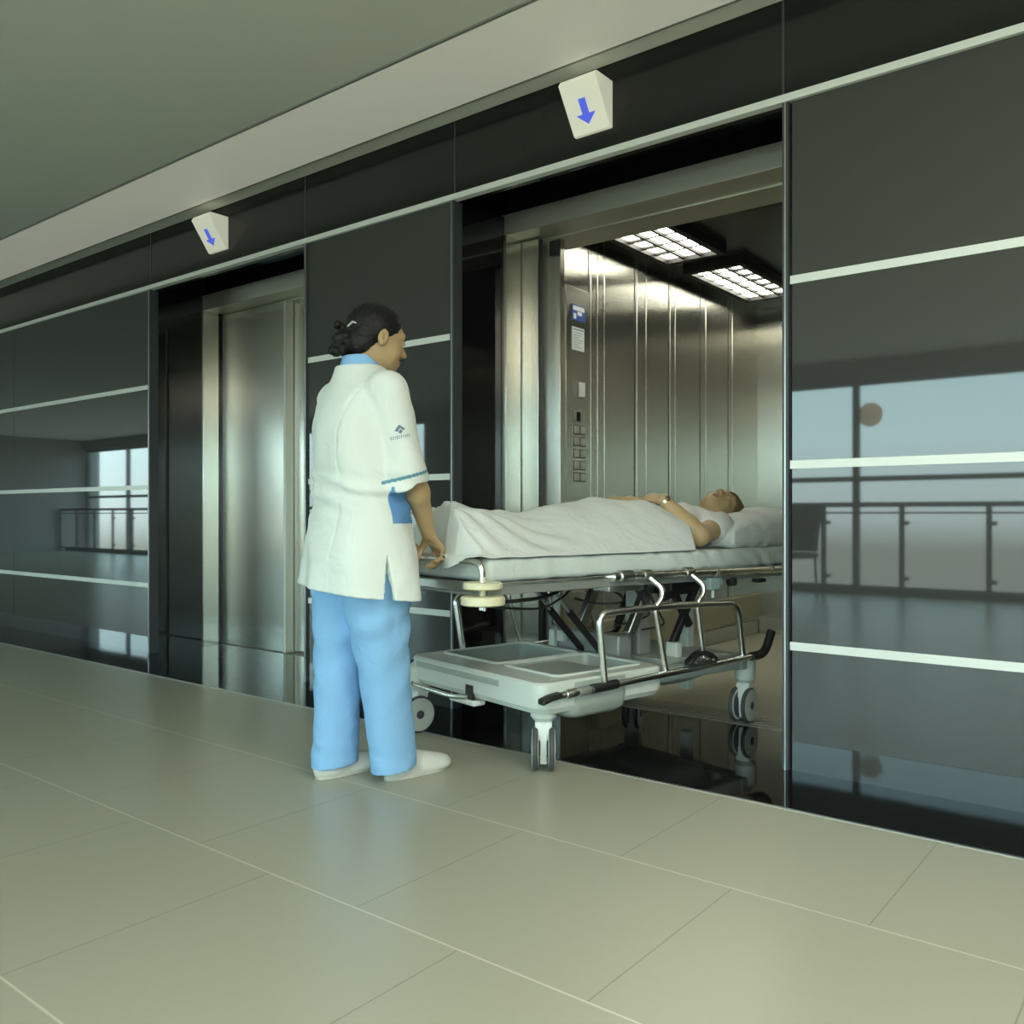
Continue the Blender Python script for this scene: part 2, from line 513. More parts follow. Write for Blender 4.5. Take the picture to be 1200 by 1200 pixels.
def build_room():
    M['floor'] = floor_mat(); M['pane'] = pane_mat()
    st(MB().box(-22, 9, -4.2, 2.637, -.12, 0).build('floor', M['floor'], smooth=False))
    st(MB().box(-22, 9, 2.637, 2.649, -.12, .0015).build('trim_1', M['satin'], smooth=False))
    st(MB().box(-22, 9, 2.649, 3.60, -.12, 0).build('floor_threshold', M['black_floor'], smooth=False))
    st(MB().box(-22, 9, -4.75, 3.045, 2.71, 2.83).build('ceiling', M['ceil'], smooth=False))
    st(MB().box(-22, 9, 2.50, 2.93, 2.703, 2.712).build('ceiling_glow_band', M['ceil_glow'], smooth=False))  # plain ceiling band made to glow so it looks lit; no lamp
    for i, y in enumerate((2.488, 2.93)):
        st(MB().box(-22, 9, y, y+.012, 2.702, 2.711).build('trim_%d' % (i+2), M['grey_metal'], smooth=False))
    # glass wall with a fascia over the lift openings
    st(MB().box(-22, 9, YW, YW+.10, 2.37, 2.90).build('wall_fascia', M['fascia'], smooth=False))
    st(MB().box(-22, 9, YW-.016, YW+.02, 2.346, 2.372).build('trim_4', M['strip'], smooth=False))
    for i, x in enumerate((-5.376, -3.82, -2.743, -1.187)):
        st(MB().box(x-.004, x+.004, YW-.002, YW+.01, 2.372, 2.71).build('trim_fascia_joint', M['mullion'], smooth=False))
    walls = (('wall_left', -22., -5.376), ('wall_middle', -3.82, -2.743), ('wall_right', -1.187, 9.))
    t = 5
    for nm, x0, x1 in walls:
        st(MB().box(x0+.012, x1-.012, YW+.016, YW+.55, 0, 2.37).build(nm, M['black_gloss'], smooth=False))
        # glass sheets between the white strips, edged by slim dark profiles
        xs = [x0+.02]
        while xs[-1]+1.6 < x1: xs.append(xs[-1]+1.25)
        xs.append(x1-.02)
        if nm == 'wall_right': xs = [x0+.03, .45, 2.2, 4.5, 6.8, 8.98]
        if nm == 'wall_left': xs = [-21.9, -18, -14, -11.6, -9.2, -7.4, -5.40]
        zs = [(.0, .422), (.450, 1.058), (1.086, 1.706), (1.734, 2.346)]
        g = MB()
        for a, b in zip(xs, xs[1:]):
            for z0, z1 in zs: g.box(a+.002, b-.002, YW, YW+.016, z0, z1)
        st(g.build(nm+'_glass', M['glass_dark'], smooth=False))
        for z in (.436, 1.072, 1.720):
            st(MB().box(x0+.025, x1-.022, YW-.003, YW+.016, z-.0145, z+.0145).build('trim_%d' % t, M['strip'], smooth=False)); t += 1
        for x in ([x0] if x0 > -20 else [])+([x1] if x1 < 8 else []):
            s = 1 if x == x0 else -1
            e = MB()
            e.box(min(x, x+.022*s), max(x, x+.022*s), YW-.010, YW+.05, 0, 2.346)
            st(e.build('trim_%d' % t, M['mullion'], smooth=False)); t += 1
            e = MB()
            e.box(min(x+.008*s, x+.013*s), max(x+.008*s, x+.013*s), YW-.013, YW-.009, 0, 2.346)
            st(e.build('trim_%d' % t, M['satin'], smooth=False)); t += 1
    # recess ceilings, lift surrounds
    st(MB().box(-22, 9, YW+.02, 7., 2.50, 2.62).build('ceiling_recess', M['black_gloss'], smooth=False))
    for x0, x1, nm in ((-5.376, -3.82, 'door_1'), (-2.743, -1.187, 'door_2')):
        d = st(empty(nm, ((x0+x1)/2, YD, 0)))
        cx = (x0+x1)/2
        def part(name, m, *b, bev=.002):
            g = MB()
            for q in b: g.box(q[0]-cx, q[1]-cx, q[2]-YD, q[3]-YD, q[4], q[5])
            return g.build(name, m, d, bevel=bev)
        part('header', M['steel_dark'], (x0-.03, x1+.03, 3.43, 3.60, 2.28, 2.382))
        part('soffit', M['steel_dark'], (x0-.03, x1+.03, 3.60, 3.80, 2.272, 2.30))
        part('header_panel', M['black_gloss'], (x0-.02, x1+.02, 3.46, 3.6, 2.383, 2.50))
        for a, b in ((x0-.03, x0+.002), (x1-.002, x1+.03)):
            part('jamb', M['steel'], (a, b, 3.425, 3.545, 0, 2.28))
            o = a-.14 if a < cx else b-.01
            part('pocket', M['black_matte'], (o, o+.15, YD+.04, 3.80, 0, 2.5))
        if nm == 'door_1':
            part('door_leaf', M['steel'], (x0-.04, -4.70, 3.585, 3.625, .004, 2.272))
            part('door_leaf', M['steel'], (-4.73, x1+.03, 3.640, 3.68, .004, 2.272))
            part('edge_strip', M['steel_dark'], (-4.70, -4.672, 3.575, 3.636, .004, 2.272))
            part('back_panel', M['black_matte'], (x0-.2, x1+.2, 3.70, 3.74, 0, 2.5))
        else:
            part('door_leaf', M['steel'], (-2.95, -2.636, 3.552, 3.592, .004, 2.272))
            part('door_leaf', M['steel'], (-2.90, -2.545, 3.612, 3.652, .004, 2.272))
            part('door_edge', M['rubber'], (-2.636, -2.630, 3.555, 3.588, .004, 2.272))
            part('latch_plate', M['black_matte'], (-2.60, -2.54, 3.595, 3.610, 2.19, 2.262))
        part('sill', M['sill'], (x0-.05, x1+.05, 3.572, 3.600, -.01, .003), (x0-.05, x1+.05, 3.612, 3.646, -.01, .003), (x0-.05, x1+.05, 3.660, 3.69, -.01, .003), (x0-.05, x1+.05, 3.702, 3.73, -.01, .003), (x0-.05, x1+.05, 3.742, 3.80, -.01, .002))
        part('sill_base', M['black_matte'], (x0-.05, x1+.05, 3.56, 3.80, -.1, -.004))
    # the lift car
    XL, XR, Y0, Y1, ZC = -2.70, -1.10, 3.80, 6.42, 2.45
    st(MB().box(XL-.05, XR+.05, Y0, Y1+.05, -.1, 0).build('floor_car', M['car_floor'], smooth=False))
    st(MB().box(XL-.05, XL, Y0, Y1+.05, 0, ZC).build('wall_car_left', M['steel'], smooth=False))
    st(MB().box(XR, XR+.05, Y0, Y1+.05, 0, ZC).build('wall_car_right', M['steel'], smooth=False))
    st(MB().box(XL, XR, Y1, Y1+.05, 0, ZC).build('wall_car_back', M['steel'], smooth=False))
    st(MB().box(XL-.05, XR+.05, Y0, Y1+.05, ZC, ZC+.05).build('ceiling_car', M['car_ceil'], smooth=False))
    st(MB().box(-1.19, XR+.05, 3.74, 3.80, 0, ZC).build('wall_car_front', M['steel'], smooth=False))
    k = 40
    for y, w in ((4.123, .006), (4.192, .005), (4.263, .010), (4.625, .004), (4.736, .010), (5.039, .004), (5.107, .010), (5.546, .010), (5.97, .010)):
        st(MB().box(XL, XL+.003, y-w/4, y+w/4, .302, ZC-.01).build('trim_%d' % k, M['chrome'], bevel=.0015)); k += 1
    for y in (4.10, 4.60, 5.02, 5.46, 5.90):
        st(MB().box(XL, XL+.001, y-.004, y+.004, .302, ZC-.01).build('trim_%d' % k, M['black_matte'], smooth=False)); k += 1
    st(MB().box(XL, XL+.035, 4.14, Y1, .128, .30).build('trim_%d' % k, M['board'], bevel=.004)); k += 1
    st(MB().box(XL, XL+.012, 4.14, Y1-.01, 0, .10).build('baseboard_car_left', M['steel_dark'], bevel=.002))
    st(MB().box(XL+.02, XR, Y1-.012, Y1, 0, .03).build('baseboard_car_back', M['steel_dark'], bevel=.002))
    # the other side of the lobby: windows, a balustrade, solid piers, end walls
    YB = -4.6
    st(MB().box(-22, 9, YB-.15, YB, 2.47, 2.9).build('wall_back', M['plaster'], smooth=False))
    st(MB().box(-10.3, -5.2, YB-.15, YB, -1.2, 2.47).build('wall_back_pier', M['plaster'], smooth=False))
    st(MB().box(-22.15, -22, -5, 7, -1.2, 2.9).build('wall_west', M['plaster'], smooth=False))
    st(MB().box(9, 9.15, -5, 7, -1.2, 2.9).build('wall_east', M['plaster'], smooth=False))
    st(MB().box(-22, 9, YB-.4, -4.2, -1.2, -1.1).build('floor_void', M['plaster'], smooth=False))
    st(MB().box(-22, 9, 6.9, 7.0, -.2, 2.9).build('wall_shaft', M['black_matte'], smooth=False))
    st(MB().box(-22, 9, 3.0, 7.0, 2.9, 3.0).build('ceiling_shaft', M['black_matte'], smooth=False))
    st(MB().box(-22, 9, 3.56, 7.0, -.3, -.2).build('floor_shaft', M['black_matte'], smooth=False))
    n = 1
    for a, b in ((-21.9, -10.3), (-5.2, 8.1)):
        w = st(empty('window_%d' % n, ((a+b)/2, YB, 0))); n += 1
        f = MB(); h = (b-a)/2
        xs = np.arange(-h, h+.01, (b-a)/round((b-a)/1.9))
        for x in xs: f.box(x-.035, x+.035, -.10, -.02, -1.1, 2.47)
        for z in (-.9, 1.31, 2.44): f.box(-h, h, -.09, -.03, z-.03, z+.03)
        f.build('window_frame', M['mullion'], w, smooth=False)
        g = MB()
        for x0, x1 in zip(xs, xs[1:]): g.box(x0+.03, x1-.03, -.062, -.056, -.9, 2.44)
        g.build('pane', M['pane'], w, smooth=False)
        if a > -6:
            MB().lathe([(.0, 0), (.14, 0), (.14, .006), (.0, .006)], (-3.14-(a+b)/2, -.052, 2.06), (0, 1, 0), 32).build('round_sticker', film_mat(), w)
    r = MB()
    for x in np.arange(-21.94, 9, .84):
        r.box(x-.025, x+.025, -4.02, -3.98, 0, 1.0); r.box(x-.02, x+.07, -4.03, -3.99, .18, .22); r.box(x-.02, x+.07, -4.03, -3.99, .78, .82)
    r.tube([(-21.9, -4, 1.0), (8.9, -4, 1.0)], .028, 10); r.box(-21.9, 8.9, -4.01, -3.99, .90, .92); r.box(-21.9, 8.9, -4.01, -3.99, .08, .11); r.box(-21.9, 8.9, -4.19, -4.10, -.02, .07)
    st(r.build('railing', M['mullion'], smooth=False))

def film_mat():
    m = bpy.data.materials.new('amber_film'); m.use_nodes = True
    nt = m.node_tree; out = [n for n in nt.nodes if n.type == 'OUTPUT_MATERIAL'][0]
    t = nt.nodes.new('ShaderNodeBsdfTransparent'); t.inputs[0].default_value = (.62, .50, .40, 1)
    nt.links.new(t.outputs[0], out.inputs[0])
    return m

def area(name, loc, size, power, col, rot=(0, 0, 0), parent=None, shape='RECTANGLE'):
    L = bpy.data.lights.new(name, 'AREA'); L.shape = shape
    L.size = size[0]; L.size_y = size[1]; L.energy = power; L.color = col
    o = bpy.data.objects.new(name, L); o.location = loc; o.rotation_euler = rot
    return link(o, parent)

def build_fixtures():
    # louvred lamps in the car ceiling
    for i, (y0, y1) in enumerate(((3.88, 4.76), (5.07, 5.95))):
        c = tag(empty('ceiling_light', (-2.405, (y0+y1)/2, 2.45)), ('louvred lift ceiling light closer to the car doorway', 'louvred lift ceiling light deeper inside the car')[i], 'ceiling light', 'louvred lights in the lift ceiling')
        h = (y1-y0)/2
        f = MB(); f.box(-.20, .20, -h-.04, -h, -.05, 0).box(-.20, .20, h, h+.04, -.05, 0).box(-.20, -.16, -h, h, -.05, 0).box(.16, .20, -h, h, -.05, 0)
        f.build('frame', M['black_matte'], c, smooth=False)
        MB().box(-.16, .16, -h, h, -.022, -.012).build('diffuser', M['lamp'], c, smooth=False)
        g = MB()
        g.box(-.064, -.046, -h, h, -.038, -.022).box(.046, .064, -h, h, -.038, -.022)
        nn = 6
        for j in range(1, nn):
            y = -h+2*h*j/nn
            g.box((-.16, .062)[i], (-.062, .16)[i], y-.012, y+.012, -.034, -.022)
            g.box(-.16, .16, y-.0025, y+.0025, -.030, -.022)
        g.build('louvre', M['black_matte'], c, smooth=False)
    # call indicators leaning out from the fascia
    for i, x in enumerate((-1.978, -4.611)):
        c = tag(empty('indicator_sign', (x, 3.03, 2.45)), ('cream lift indicator box with blue arrow above the open lift', 'cream lift indicator box above the closed lift doors')[i], 'indicator sign', 'lift indicators on the black fascia')
        g = MB()
        pr = [(.0, .0), (-.115, .17), (-.10, .19), (.02, .19), (.02, .0)]
        w = .088
        vs = [(-w, y, z) for y, z in pr]+[(w, y, z) for y, z in pr]
        n = len(pr)
        g._add(vs, [tuple(range(n)), tuple(range(2*n-1, n-1, -1))]+[(k, (k+1) % n, n+(k+1) % n, n+k) for k in range(n)])
        g.build('housing', M['ind'], c, bevel=.004)
        a = MB()
        T = Vector((0, -.115, .17)).normalized(); Nn = Vector((0, -.17, -.115)).normalized()
        def P(u, v): return Vector((u, 0, 0))+T*v+Nn*.0015
        for poly in ([(-.045, .075), (.045, .075), (0, .035)], [(-.016, .075), (.016, .075), (.016, .135), (-.016, .135)]):
            vs = [P(*q) for q in poly]; m = len(vs); vs += [v+Nn*.001 for v in vs]
            a._add(vs, [tuple(range(m)), tuple(range(2*m-1, m-1, -1))]+[(k, (k+1) % m, m+(k+1) % m, m+k) for k in range(m)])
        a.build('arrow', M['ind_blue'], c, smooth=False)
    # controls and notices on the car wall
    X = -2.70
    c = tag(empty('control_panel', (X, 3.995, 1.3)), 'flush steel lift control panel with two columns of square buttons', 'control panel')
    def pb(name, m, y0, y1, z0, z1, th, x0=0., bev=.0015, par=c):
        return MB().box(x0, x0+th, y0-3.995, y1-3.995, z0-1.3, z1-1.3).build(name, m, par, bevel=bev)
    pb('face_plate', M['steel'], 3.88, 4.112, .95, 2.12, .004)
    for r_ in range(5):
        for q in range(2):
            y = 3.955+q*.062; z = 1.362-r_*.064
            b = pb('button', M['steel_dark'], y, y+.040, z-.028, z+.012, .010, .004)
            pb('button_rim', M['black_matte'], y-.005, y+.045, z-.033, z+.017, .0012, .004, 0)
            pb('button_mark', M['sign_white'], y+.015, y+.022, z-.018, z+.002, .001, .0145, 0, b)
    pb('display', M['black_gloss'], 3.975, 4.015, 1.40, 1.452, .004, .004)
    pb('display_bezel', M['grey_metal'], 3.945, 4.035, 1.392, 1.46, .003, .004)
    pb('card_reader', M['plastic_w'], 4.000, 4.052, 1.535, 1.612, .008, .004)
    pb('reader_plate', M['grey_metal'], 3.945, 4.056, 1.528, 1.618, .002, .004)
    n1 = tag(empty('lift_sign', (X+.005, 3.995, 1.985)), 'small blue notice with white pictogram high on the lift control panel', 'sign')
    MB().box(0, .003, -.062, .062, -.042, .042).build('plate', M['sign_blue'], n1, smooth=False)
    g = MB().box(.003, .0035, -.055, .055, .012, .036).box(.003, .0035, -.012, .030, -.012, .008).box(.003, .0035, -.05, -.025, -.034, -.005)
    g.build('pictogram', M['sign_white'], n1, smooth=False)
    n2 = tag(empty('lift_notice', (X+.005, 3.992, 1.845)), 'white printed instruction notice beneath the small blue sign', 'notice')
    MB().box(0, .002, -.058, .058, -.062, .062).build('sheet', M['sign_white'], n2, smooth=False)
    g = MB()
    for k in range(7): g.box(.002, .0024, -.045, .045-.02*(k % 3), .030-k*.013, .034-k*.013)
    g.box(.002, .0024, -.05, .05, .045, .055)
    g.build('printed_lines', M['sign_grey'], n2, smooth=False)

def build_chair():
    c = tag(empty('chair', (-3.62, -3.3, 0), R(20)), 'dark padded chair standing by the lobby railing, mirrored in the glass wall', 'chair')
    MB().box(-.24, .24, -.23, .23, .42, .48).build('seat', M['black_matte'], c, bevel=.015)
    MB().obox((0, -.24, .74), (.23, 0, 0), (0, .025, .004), (0, -.04, .25)).build('backrest', M['black_matte'], c, bevel=.012)
    for x in (-.21, .21):
        for y in (-.2, .2): MB().tube([(x, y, .42), (x*1.05, y*1.1, 0)], .014, 10).build('leg', M['mullion'], c)

def build_light():
    w = bpy.data.worlds.new('sky'); S.world = w; w.use_nodes = True
    nt = w.node_tree; bg = nt.nodes['Background']
    tc = nt.nodes.new('ShaderNodeTexCoord'); sp = nt.nodes.new('ShaderNodeSeparateXYZ')
    nt.links.new(tc.outputs['Generated'], sp.inputs[0])
    cr = nt.nodes.new('ShaderNodeValToRGB')
    mr = nt.nodes.new('ShaderNodeMapRange'); mr.inputs['From Min'].default_value = -.35; mr.inputs['From Max'].default_value = .6
    nt.links.new(sp.outputs['Z'], mr.inputs['Value']); nt.links.new(mr.outputs['Result'], cr.inputs['Fac'])
    e = cr.color_ramp.elements
    e[0].position = 0; e[0].color = (.20, .21, .19, 1)
    e[1].position = 1; e[1].color = (.45, .72, .86, 1)
    for p, c in ((.33, (.30, .33, .29, 1)), (.365, (.62, .72, .72, 1)), (.45, (.70, .92, .95, 1)), (.62, (.52, .80, .90, 1))):
        n = e.new(p); n.color = c
    nt.links.new(cr.outputs['Color'], bg.inputs['Color'])
    bg.inputs['Strength'].default_value = SKY
    # light panels added out of view and out of reflections to brighten the lobby
    for i, (x, y) in enumerate([(x, y) for x in (.5, 2.6) for y in (1.2, -.7, -2.6)]):
        c = tag(empty('added_panel_light', (x, y, 2.71)), 'square white light panel added out of view to brighten the lobby', 'ceiling light', 'added unseen light panels of the lobby')
        MB().box(-.45, .45, -.45, .45, -.012, 0).build('frame', M['plastic_w'], c, bevel=.004)
        MB().box(-.42, .42, -.42, .42, -.016, -.0125).build('diffuser', M['added_panel'], c, smooth=False)

def build_camera():
    cam = bpy.data.cameras.new('camera'); o = bpy.data.objects.new('camera', cam); link(o)
    cam.sensor_width = 36; cam.lens = 1039/1200*36; cam.clip_start = .05; cam.clip_end = 200
    cam.shift_y = 2/1200
    o.location = (0, 0, CAMH); o.rotation_euler = (R(90), 0, math.atan2(820, 1039))
    S.camera = o

# ------------------------------------------------------------------ the stretcher (axes: x to its side, y to its head end)
BED_O, BED_A = (-1.856, 2.532), R(13)
def bw(x, y, z=0):
    return (BED_O[0]+x*math.cos(BED_A)+y*math.sin(BED_A), BED_O[1]-x*math.sin(BED_A)+y*math.cos(BED_A), z)

def build_stretcher():
    root = tag(empty('hospital_stretcher', bw(-.33, .55, 0), -BED_A), 'white wheeled hospital stretcher with chrome folding side rails, half inside the open lift', 'stretcher')
    OX, OY = -.33, .55
    class B(MB):
        def build(s, name, ms, parent=None, **k):
            if parent is None:
                parent = root
            s.v = [(x-OX, y-OY, z) for x, y, z in s.v]
            return MB.build(s, name, ms, parent, **k)
    XA, XB = -.775, .075                 # base sides
    # --- moulded base tray
    t = B()
    outer = rrect(XA, XB, -.075, .56, .055)
    inner = [rrect(XA+.05, -.345, .06, .50, .03), rrect(-.315, XB-.07, .06, .50, .03)]
    def ring(a, za, b, zb):
        n = len(a); t._add([(x, y, za) for x, y in a]+[(x, y, zb) for x, y in b], [(k, (k+1) % n, n+(k+1) % n, n+k) for k in range(n)])
    lo = rrect(XA+.012, XB-.012, -.063, .548, .055)
    ring(lo, .205, outer, .225); ring(outer, .225, outer, .306); ring(outer, .306, rrect(XA+.008, XB-.008, -.067, .552, .05), .314)
    t._add([(x, y, .205) for x, y in lo], [tuple(range(len(lo)))])
    # top skin with two sunken compartments: strips around them
    zt = .314
    def plate(x0, x1, y0, y1, z=zt): t._add([(x0, y0, z), (x1, y0, z), (x1, y1, z), (x0, y1, z)], [(0, 1, 2, 3)])
    o8 = rrect(XA+.008, XB-.008, -.067, .552, .05)
    # front apron of the top, rounded corners included
    fr = [(x, y) for x, y in o8 if y < 0]; t._add([(x, y, zt) for x, y in fr]+[(XB-.008, .06, zt), (XA+.008, .06, zt)][::1], [tuple(range(len(fr)+2))])
    bk = [(x, y) for x, y in o8 if y > .49]; t._add([(x, y, zt) for x, y in bk]+[(XA+.008, .50, zt), (XB-.008, .50, zt)], [tuple(range(len(bk)+2))])
    plate(XA+.008, XA+.05, .06, .50); plate(XB-.07, XB-.008, .06, .50); plate(-.345, -.315, .06, .50)
    t.build('base_tray', M['plastic'], bevel=0, angle=50)
    for inn in inner:
        c = B()
        n = len(inn); fl = [(x*.96+(inn[0][0]+inn[n//2][0])/2*.04, y*.96+.28*.04) for x, y in inn]
        c._add([(x, y, zt+.001) for x, y in inn]+[(x, y, .222) for x, y in fl], [(k, (k+1) % n, n+(k+1) % n, n+k) for k in range(n)]+[tuple(range(n, 2*n))])
        c.build('tray_compartment', M['tray'], angle=50)
        rim = B().tube([(x, y, zt+.003) for x, y in inn]+[(inn[0][0], inn[0][1], zt+.003)], .005, 8)
        rim.build('compartment_rim', M['plastic'])
    # handle slot, notch and foot lever of the front apron
    B().box(XA+.06, -.16, -.0772, -.070, .272, .296).build('grip_slot', M['tray'], bevel=.004)
    B().box(-.365, -.318, -.080, -.066, .195, .252).build('lever_notch', M['black_matte'], bevel=.003)
    lv = B().tube(fillet([(-.335, -.085, .208), (-.42, -.105, .200), (-.70, -.105, .206), (-.75, -.06, .21)], .04), .009, 10)
    lv.build('foot_lever', M['chrome'])
    B().box(-.46, -.30, -.088, -.03, .176, .197).build('lever_bracket', M['plastic_w'], bevel=.006)
    # deeper bin that hangs beside the lift column
    b = B()
    rg = []
    for z, ins in ((.305, .0), (.23, .0), (.19, .008), (.172, .03), (.166, .06)):
        rg.append([(x, y, z) for x, y in rrect(-.40+ins, .082-ins, .055+ins, .36-ins, max(.05-ins*.3, .02))])
    b.loft(rg).build('storage_bin', M['tray'], angle=60)
    # --- chassis
    c = B()
    for x in (-.66, .0):
        c.bar((x, .50, .262), (x, 1.12, .262), .06, .055)
    c.bar((-.70, 1.12, .262), (.04, 1.12, .262), .075, .06); c.bar((-.70, .62, .262), (.04, .62, .262), .075, .05)
    c.build('chassis_frame', M['tray'], bevel=.006)
    c = B().box(-.60, -.20, .58, .66, .285, .395).box(-.62, -.57, .57, .63, .285, .40)
    c.build('pump_housing', M['grey_metal'], bevel=.008)
    B().box(-.605, -.575, .552, .575, .30, .385).box(-.555, -.515, .552, .58, .34, .385).build('pump_bracket', M['plastic'], bevel=.004)
    B().loft([[(x, y, z) for x, y in rrect(-.52+i, -.06-i, .70+i, 1.05-i, .05)] for z, i in ((.30, 0), (.285, 0), (.20, .03), (.175, .08))]).build('drive_cover', M['tray'], angle=60)
    # --- castors: housings, forks, twin wheels
    for (x, y, rot) in ((.0, .0, 49), (-.735, -.045, -2), (.006, 1.15, 13), (-.655, 1.15, 30)):
        k = MB().lathe([(.034, .17), (.046, .185), (.046, .27), (.030, .285)], n=28); e = k.build('castor', M['plastic'], root); e.location = (x-OX, y-OY, 0); e.rotation_euler = (0, 0, R(rot))
        f = MB()
        f.lathe([(.026, .150), (.030, .155), (.031, .19)], n=24)
        f.loft([[(dx, dy, z) for dx, dy in ((-w, -d+s), (w, -d+s), (w, d+s), (-w, d+s))] for z, w, d, s in ((.168, .030, .028, 0), (.125, .030, .026, -.01), (.105, .0125, .022, -.022), (.050, .0125, .018, -.022), (.022, .0125, .014, -.022))])
        f.build('fork', M['plastic_w'], e, bevel=.003)
        for sx in (-1, 1):
            w = MB().lathe([(.050, .0), (.0705, .003), (.0755, .010), (.0755, .016), (.0705, .0215), (.050, .0235)], (.0165*sx, -.022, .0757), (sx, 0, 0), 36)
            w.build('tyre', M['tread'], e)
            w = MB().lathe([(.018, .0255), (.0675, .0235), (.0675, .001), (.0, .001)], (.0165*sx, -.022, .0757), (sx, 0, 0), 36); w.build('wheel_disc', M['plastic'], e)
            w = MB().lathe([(.0175, .022), (.0175, .0265), (.012, .028), (.0, .028)], (.0165*sx, -.022, .0757), (sx, 0, 0), 24); w.build('hub_cap', M['tread'], e)
    # --- brake bars with black pedals along both sides
    for s, x in ((1, .095), (-1, -.795)):
        g = B().tube([(x, -.02, .272), (x, 1.10, .300)], .0125, 14); g.build('brake_bar', M['chrome'])
        g = B().tube(fillet([(x, 1.07, .299), (x, 1.165, .300), (x, 1.215, .395)], .05), .0185, 14); g.build('pedal', M['rubber'])
        g = B().tube([(x, .145, .276), (x, .27, .280)], .017, 14); g.build('grip_sleeve', M['rubber'])
        g = B().loft([[(x-.012, y, z-.010), (x+.022, y, z-.012), (x+.022, y, z+.008), (x-.012, y, z+.010)] for y, z in ((-.10, .262), (-.06, .272), (-.01, .277))]); g.build('pedal', M['rubber'], bevel=.006)
        g = B().lathe([(.016, 0), (.017, .01), (.017, .045), (.015, .05)], (x, .02, .273), (0, 1, .03), 18); g.build('bar_collar', M['chrome'])
        g = B().lathe([(.015, 0), (.016, .004), (.016, .05), (.013, .055)], (x, .08, .2745), (0, 1, .03), 18); g.build('bar_collar', M['grey_metal'])
    g = B()
    arc = [(.10, .66+.17*(i/14), .315+.036*math.sin(math.pi*i/14)) for i in range(15)]
    g.loft([[(p[0]-.02, p[1], p[2]-.012), (p[0]+.012, p[1], p[2]-.012), (p[0]+.012, p[1], p[2]+.006), (p[0]-.02, p[1], p[2]+.006)] for p in arc]).build('centre_pedal', M['rubber'], bevel=.003)
    g = B()
    for i in range(4): g.lathe([(.004, 0), (.007, .002), (.007, .010), (.003, .012)], (.115, .69+.035*i, .318+.006*(i in (1, 2))), (1, 0, 0), 12)
    g.box(.088, .112, .665, .825, .303, .318); g.build('pedal_linkage', M['satin'])
    # --- folded side rails: posts, top rail, S-shaped hangers
    for s, x, xr in ((1, .088, .045), (-1, -.788, -.705)):
        d = .010*s
        g = B().tube(fillet([(x, .215, .287), (x+d, .175, .545), (x+d, .60, .545), (x+d, .975, .530), (x, 1.025, .308)], .055, 8), .0135, 14); g.build('side_rail_hoop', M['chrome'])
        for y0, y1 in ((.545, .470), (.775, .715)):
            g = B().tube(fillet([(x, y0, .297), (x+d, y1, .545), (x+d*1.5, y1+.035, .575), (x+d, y1+.045, .615), (xr, y1+.012, .665)], .03, 6), .0115, 14); g.build('side_rail_post', M['chrome'])
            g = B().lathe([(.019, -.022), (.0215, -.018), (.0215, .018), (.019, .022)], (xr, y1+.012, .665), (0, 1, 0), 18); g.build('rail_clamp', M['satin'])
        g = B().tube([(xr, .30, .666), (xr, 1.75, .650)], .0165, 16); g.build('frame_tube', M['chrome'])
        g = B().lathe([(.018, 0), (.0225, .004), (.0225, .065), (.018, .07)], (xr, .33, .666), (0, 1, 0), 18); g.build('tube_sleeve', M['satin'])
        for y in (.90, 1.28): B().lathe([(.0185, -.008), (.0185, .008)], (xr, y, .6575), (0, 1, 0), 18).build('tube_ring', M['grey_metal'])
    # --- deck frame
    g = B()
    for x in (-.69, .015):
        g.bar((x, -.27, .643), (x, .46, .645), .028, .036); g.bar((x, .46, .640), (x, 1.74, .634), .022, .03)
    for y in (-.27, .42, 1.0, 1.72): g.bar((-.69, y, .640), (.015, y, .640), .030, .034)
    g.build('deck_frame', M['grey_metal'], bevel=.004)
    for x in (-.708, .033): B().bar((x, -.265, .663), (x, .34, .666), .008, .010).build('deck_trim', M['chrome'], bevel=.002)
    B().bar((-.68, -.288, .652), (.02, -.288, .652), .018, .034).build('end_plate', M['satin'], bevel=.004)
    B().box(-.675, .0, -.262, 1.715, .652, .668).build('deck_panel', M['rubber'], bevel=.003)
    for x in (-.58, -.08):
        g = B().box(x-.045, x+.045, .36, .56, .598, .632); g.build('hinge_block', M['satin'], bevel=.006)
    # --- corner bumpers
    for x, y in ((.022, -.285), (-.682, -.285), (.022, 1.745), (-.682, 1.745)):
        bp = B().tube([(x, y, .585), (x, y, .69)], .011, 14).build('bumper_post', M['cream'])
        B().lathe([(.058, -.012), (.066, -.008), (.066, .006), (.060, .012)], (x, y, .661), (0, 0, 1), 36).build('bumper_disc', M['cream'])
        B().lathe([(.066, -.016), (.074, -.012), (.074, .010), (.068, .015)], (x, y, .612), (0, 0, 1), 36).build('bumper_disc', M['cream'])
        g = B()
        for k in range(3): g.lathe([(.005, 0), (.006, -.016), (.002, -.019)], (x+.012*k, y-.01, .597), (0, 0, 1), 10)
        g.build('bumper_bolt', M['satin'])
    # push handle that loops up from the foot-end corner posts
    g = B().tube(fillet([(.022, -.285, .66), (.018, -.287, .735), (-.05, -.292, .742), (-.61, -.292, .742), (-.678, -.287, .735), (-.682, -.285, .66)], .05, 8), .0115, 16)
    g.build('push_handle', M['chrome'])
    # --- lift mechanism
    B().box(-.325, -.275, 1.105, 1.150, .095, .63).build('lift_column', M['plastic'], bevel=.006)
    B().box(-.40, -.20, 1.09, 1.165, .615, .635).build('column_head', M['satin'], bevel=.004)
    B().box(-.14, -.08, .80, .84, .285, .36).build('strut_foot', M['plastic'], bevel=.006)
    B().box(-.30, -.22, .72, .80, .30, .60).build('pump_column', M['grey_metal'], bevel=.008)
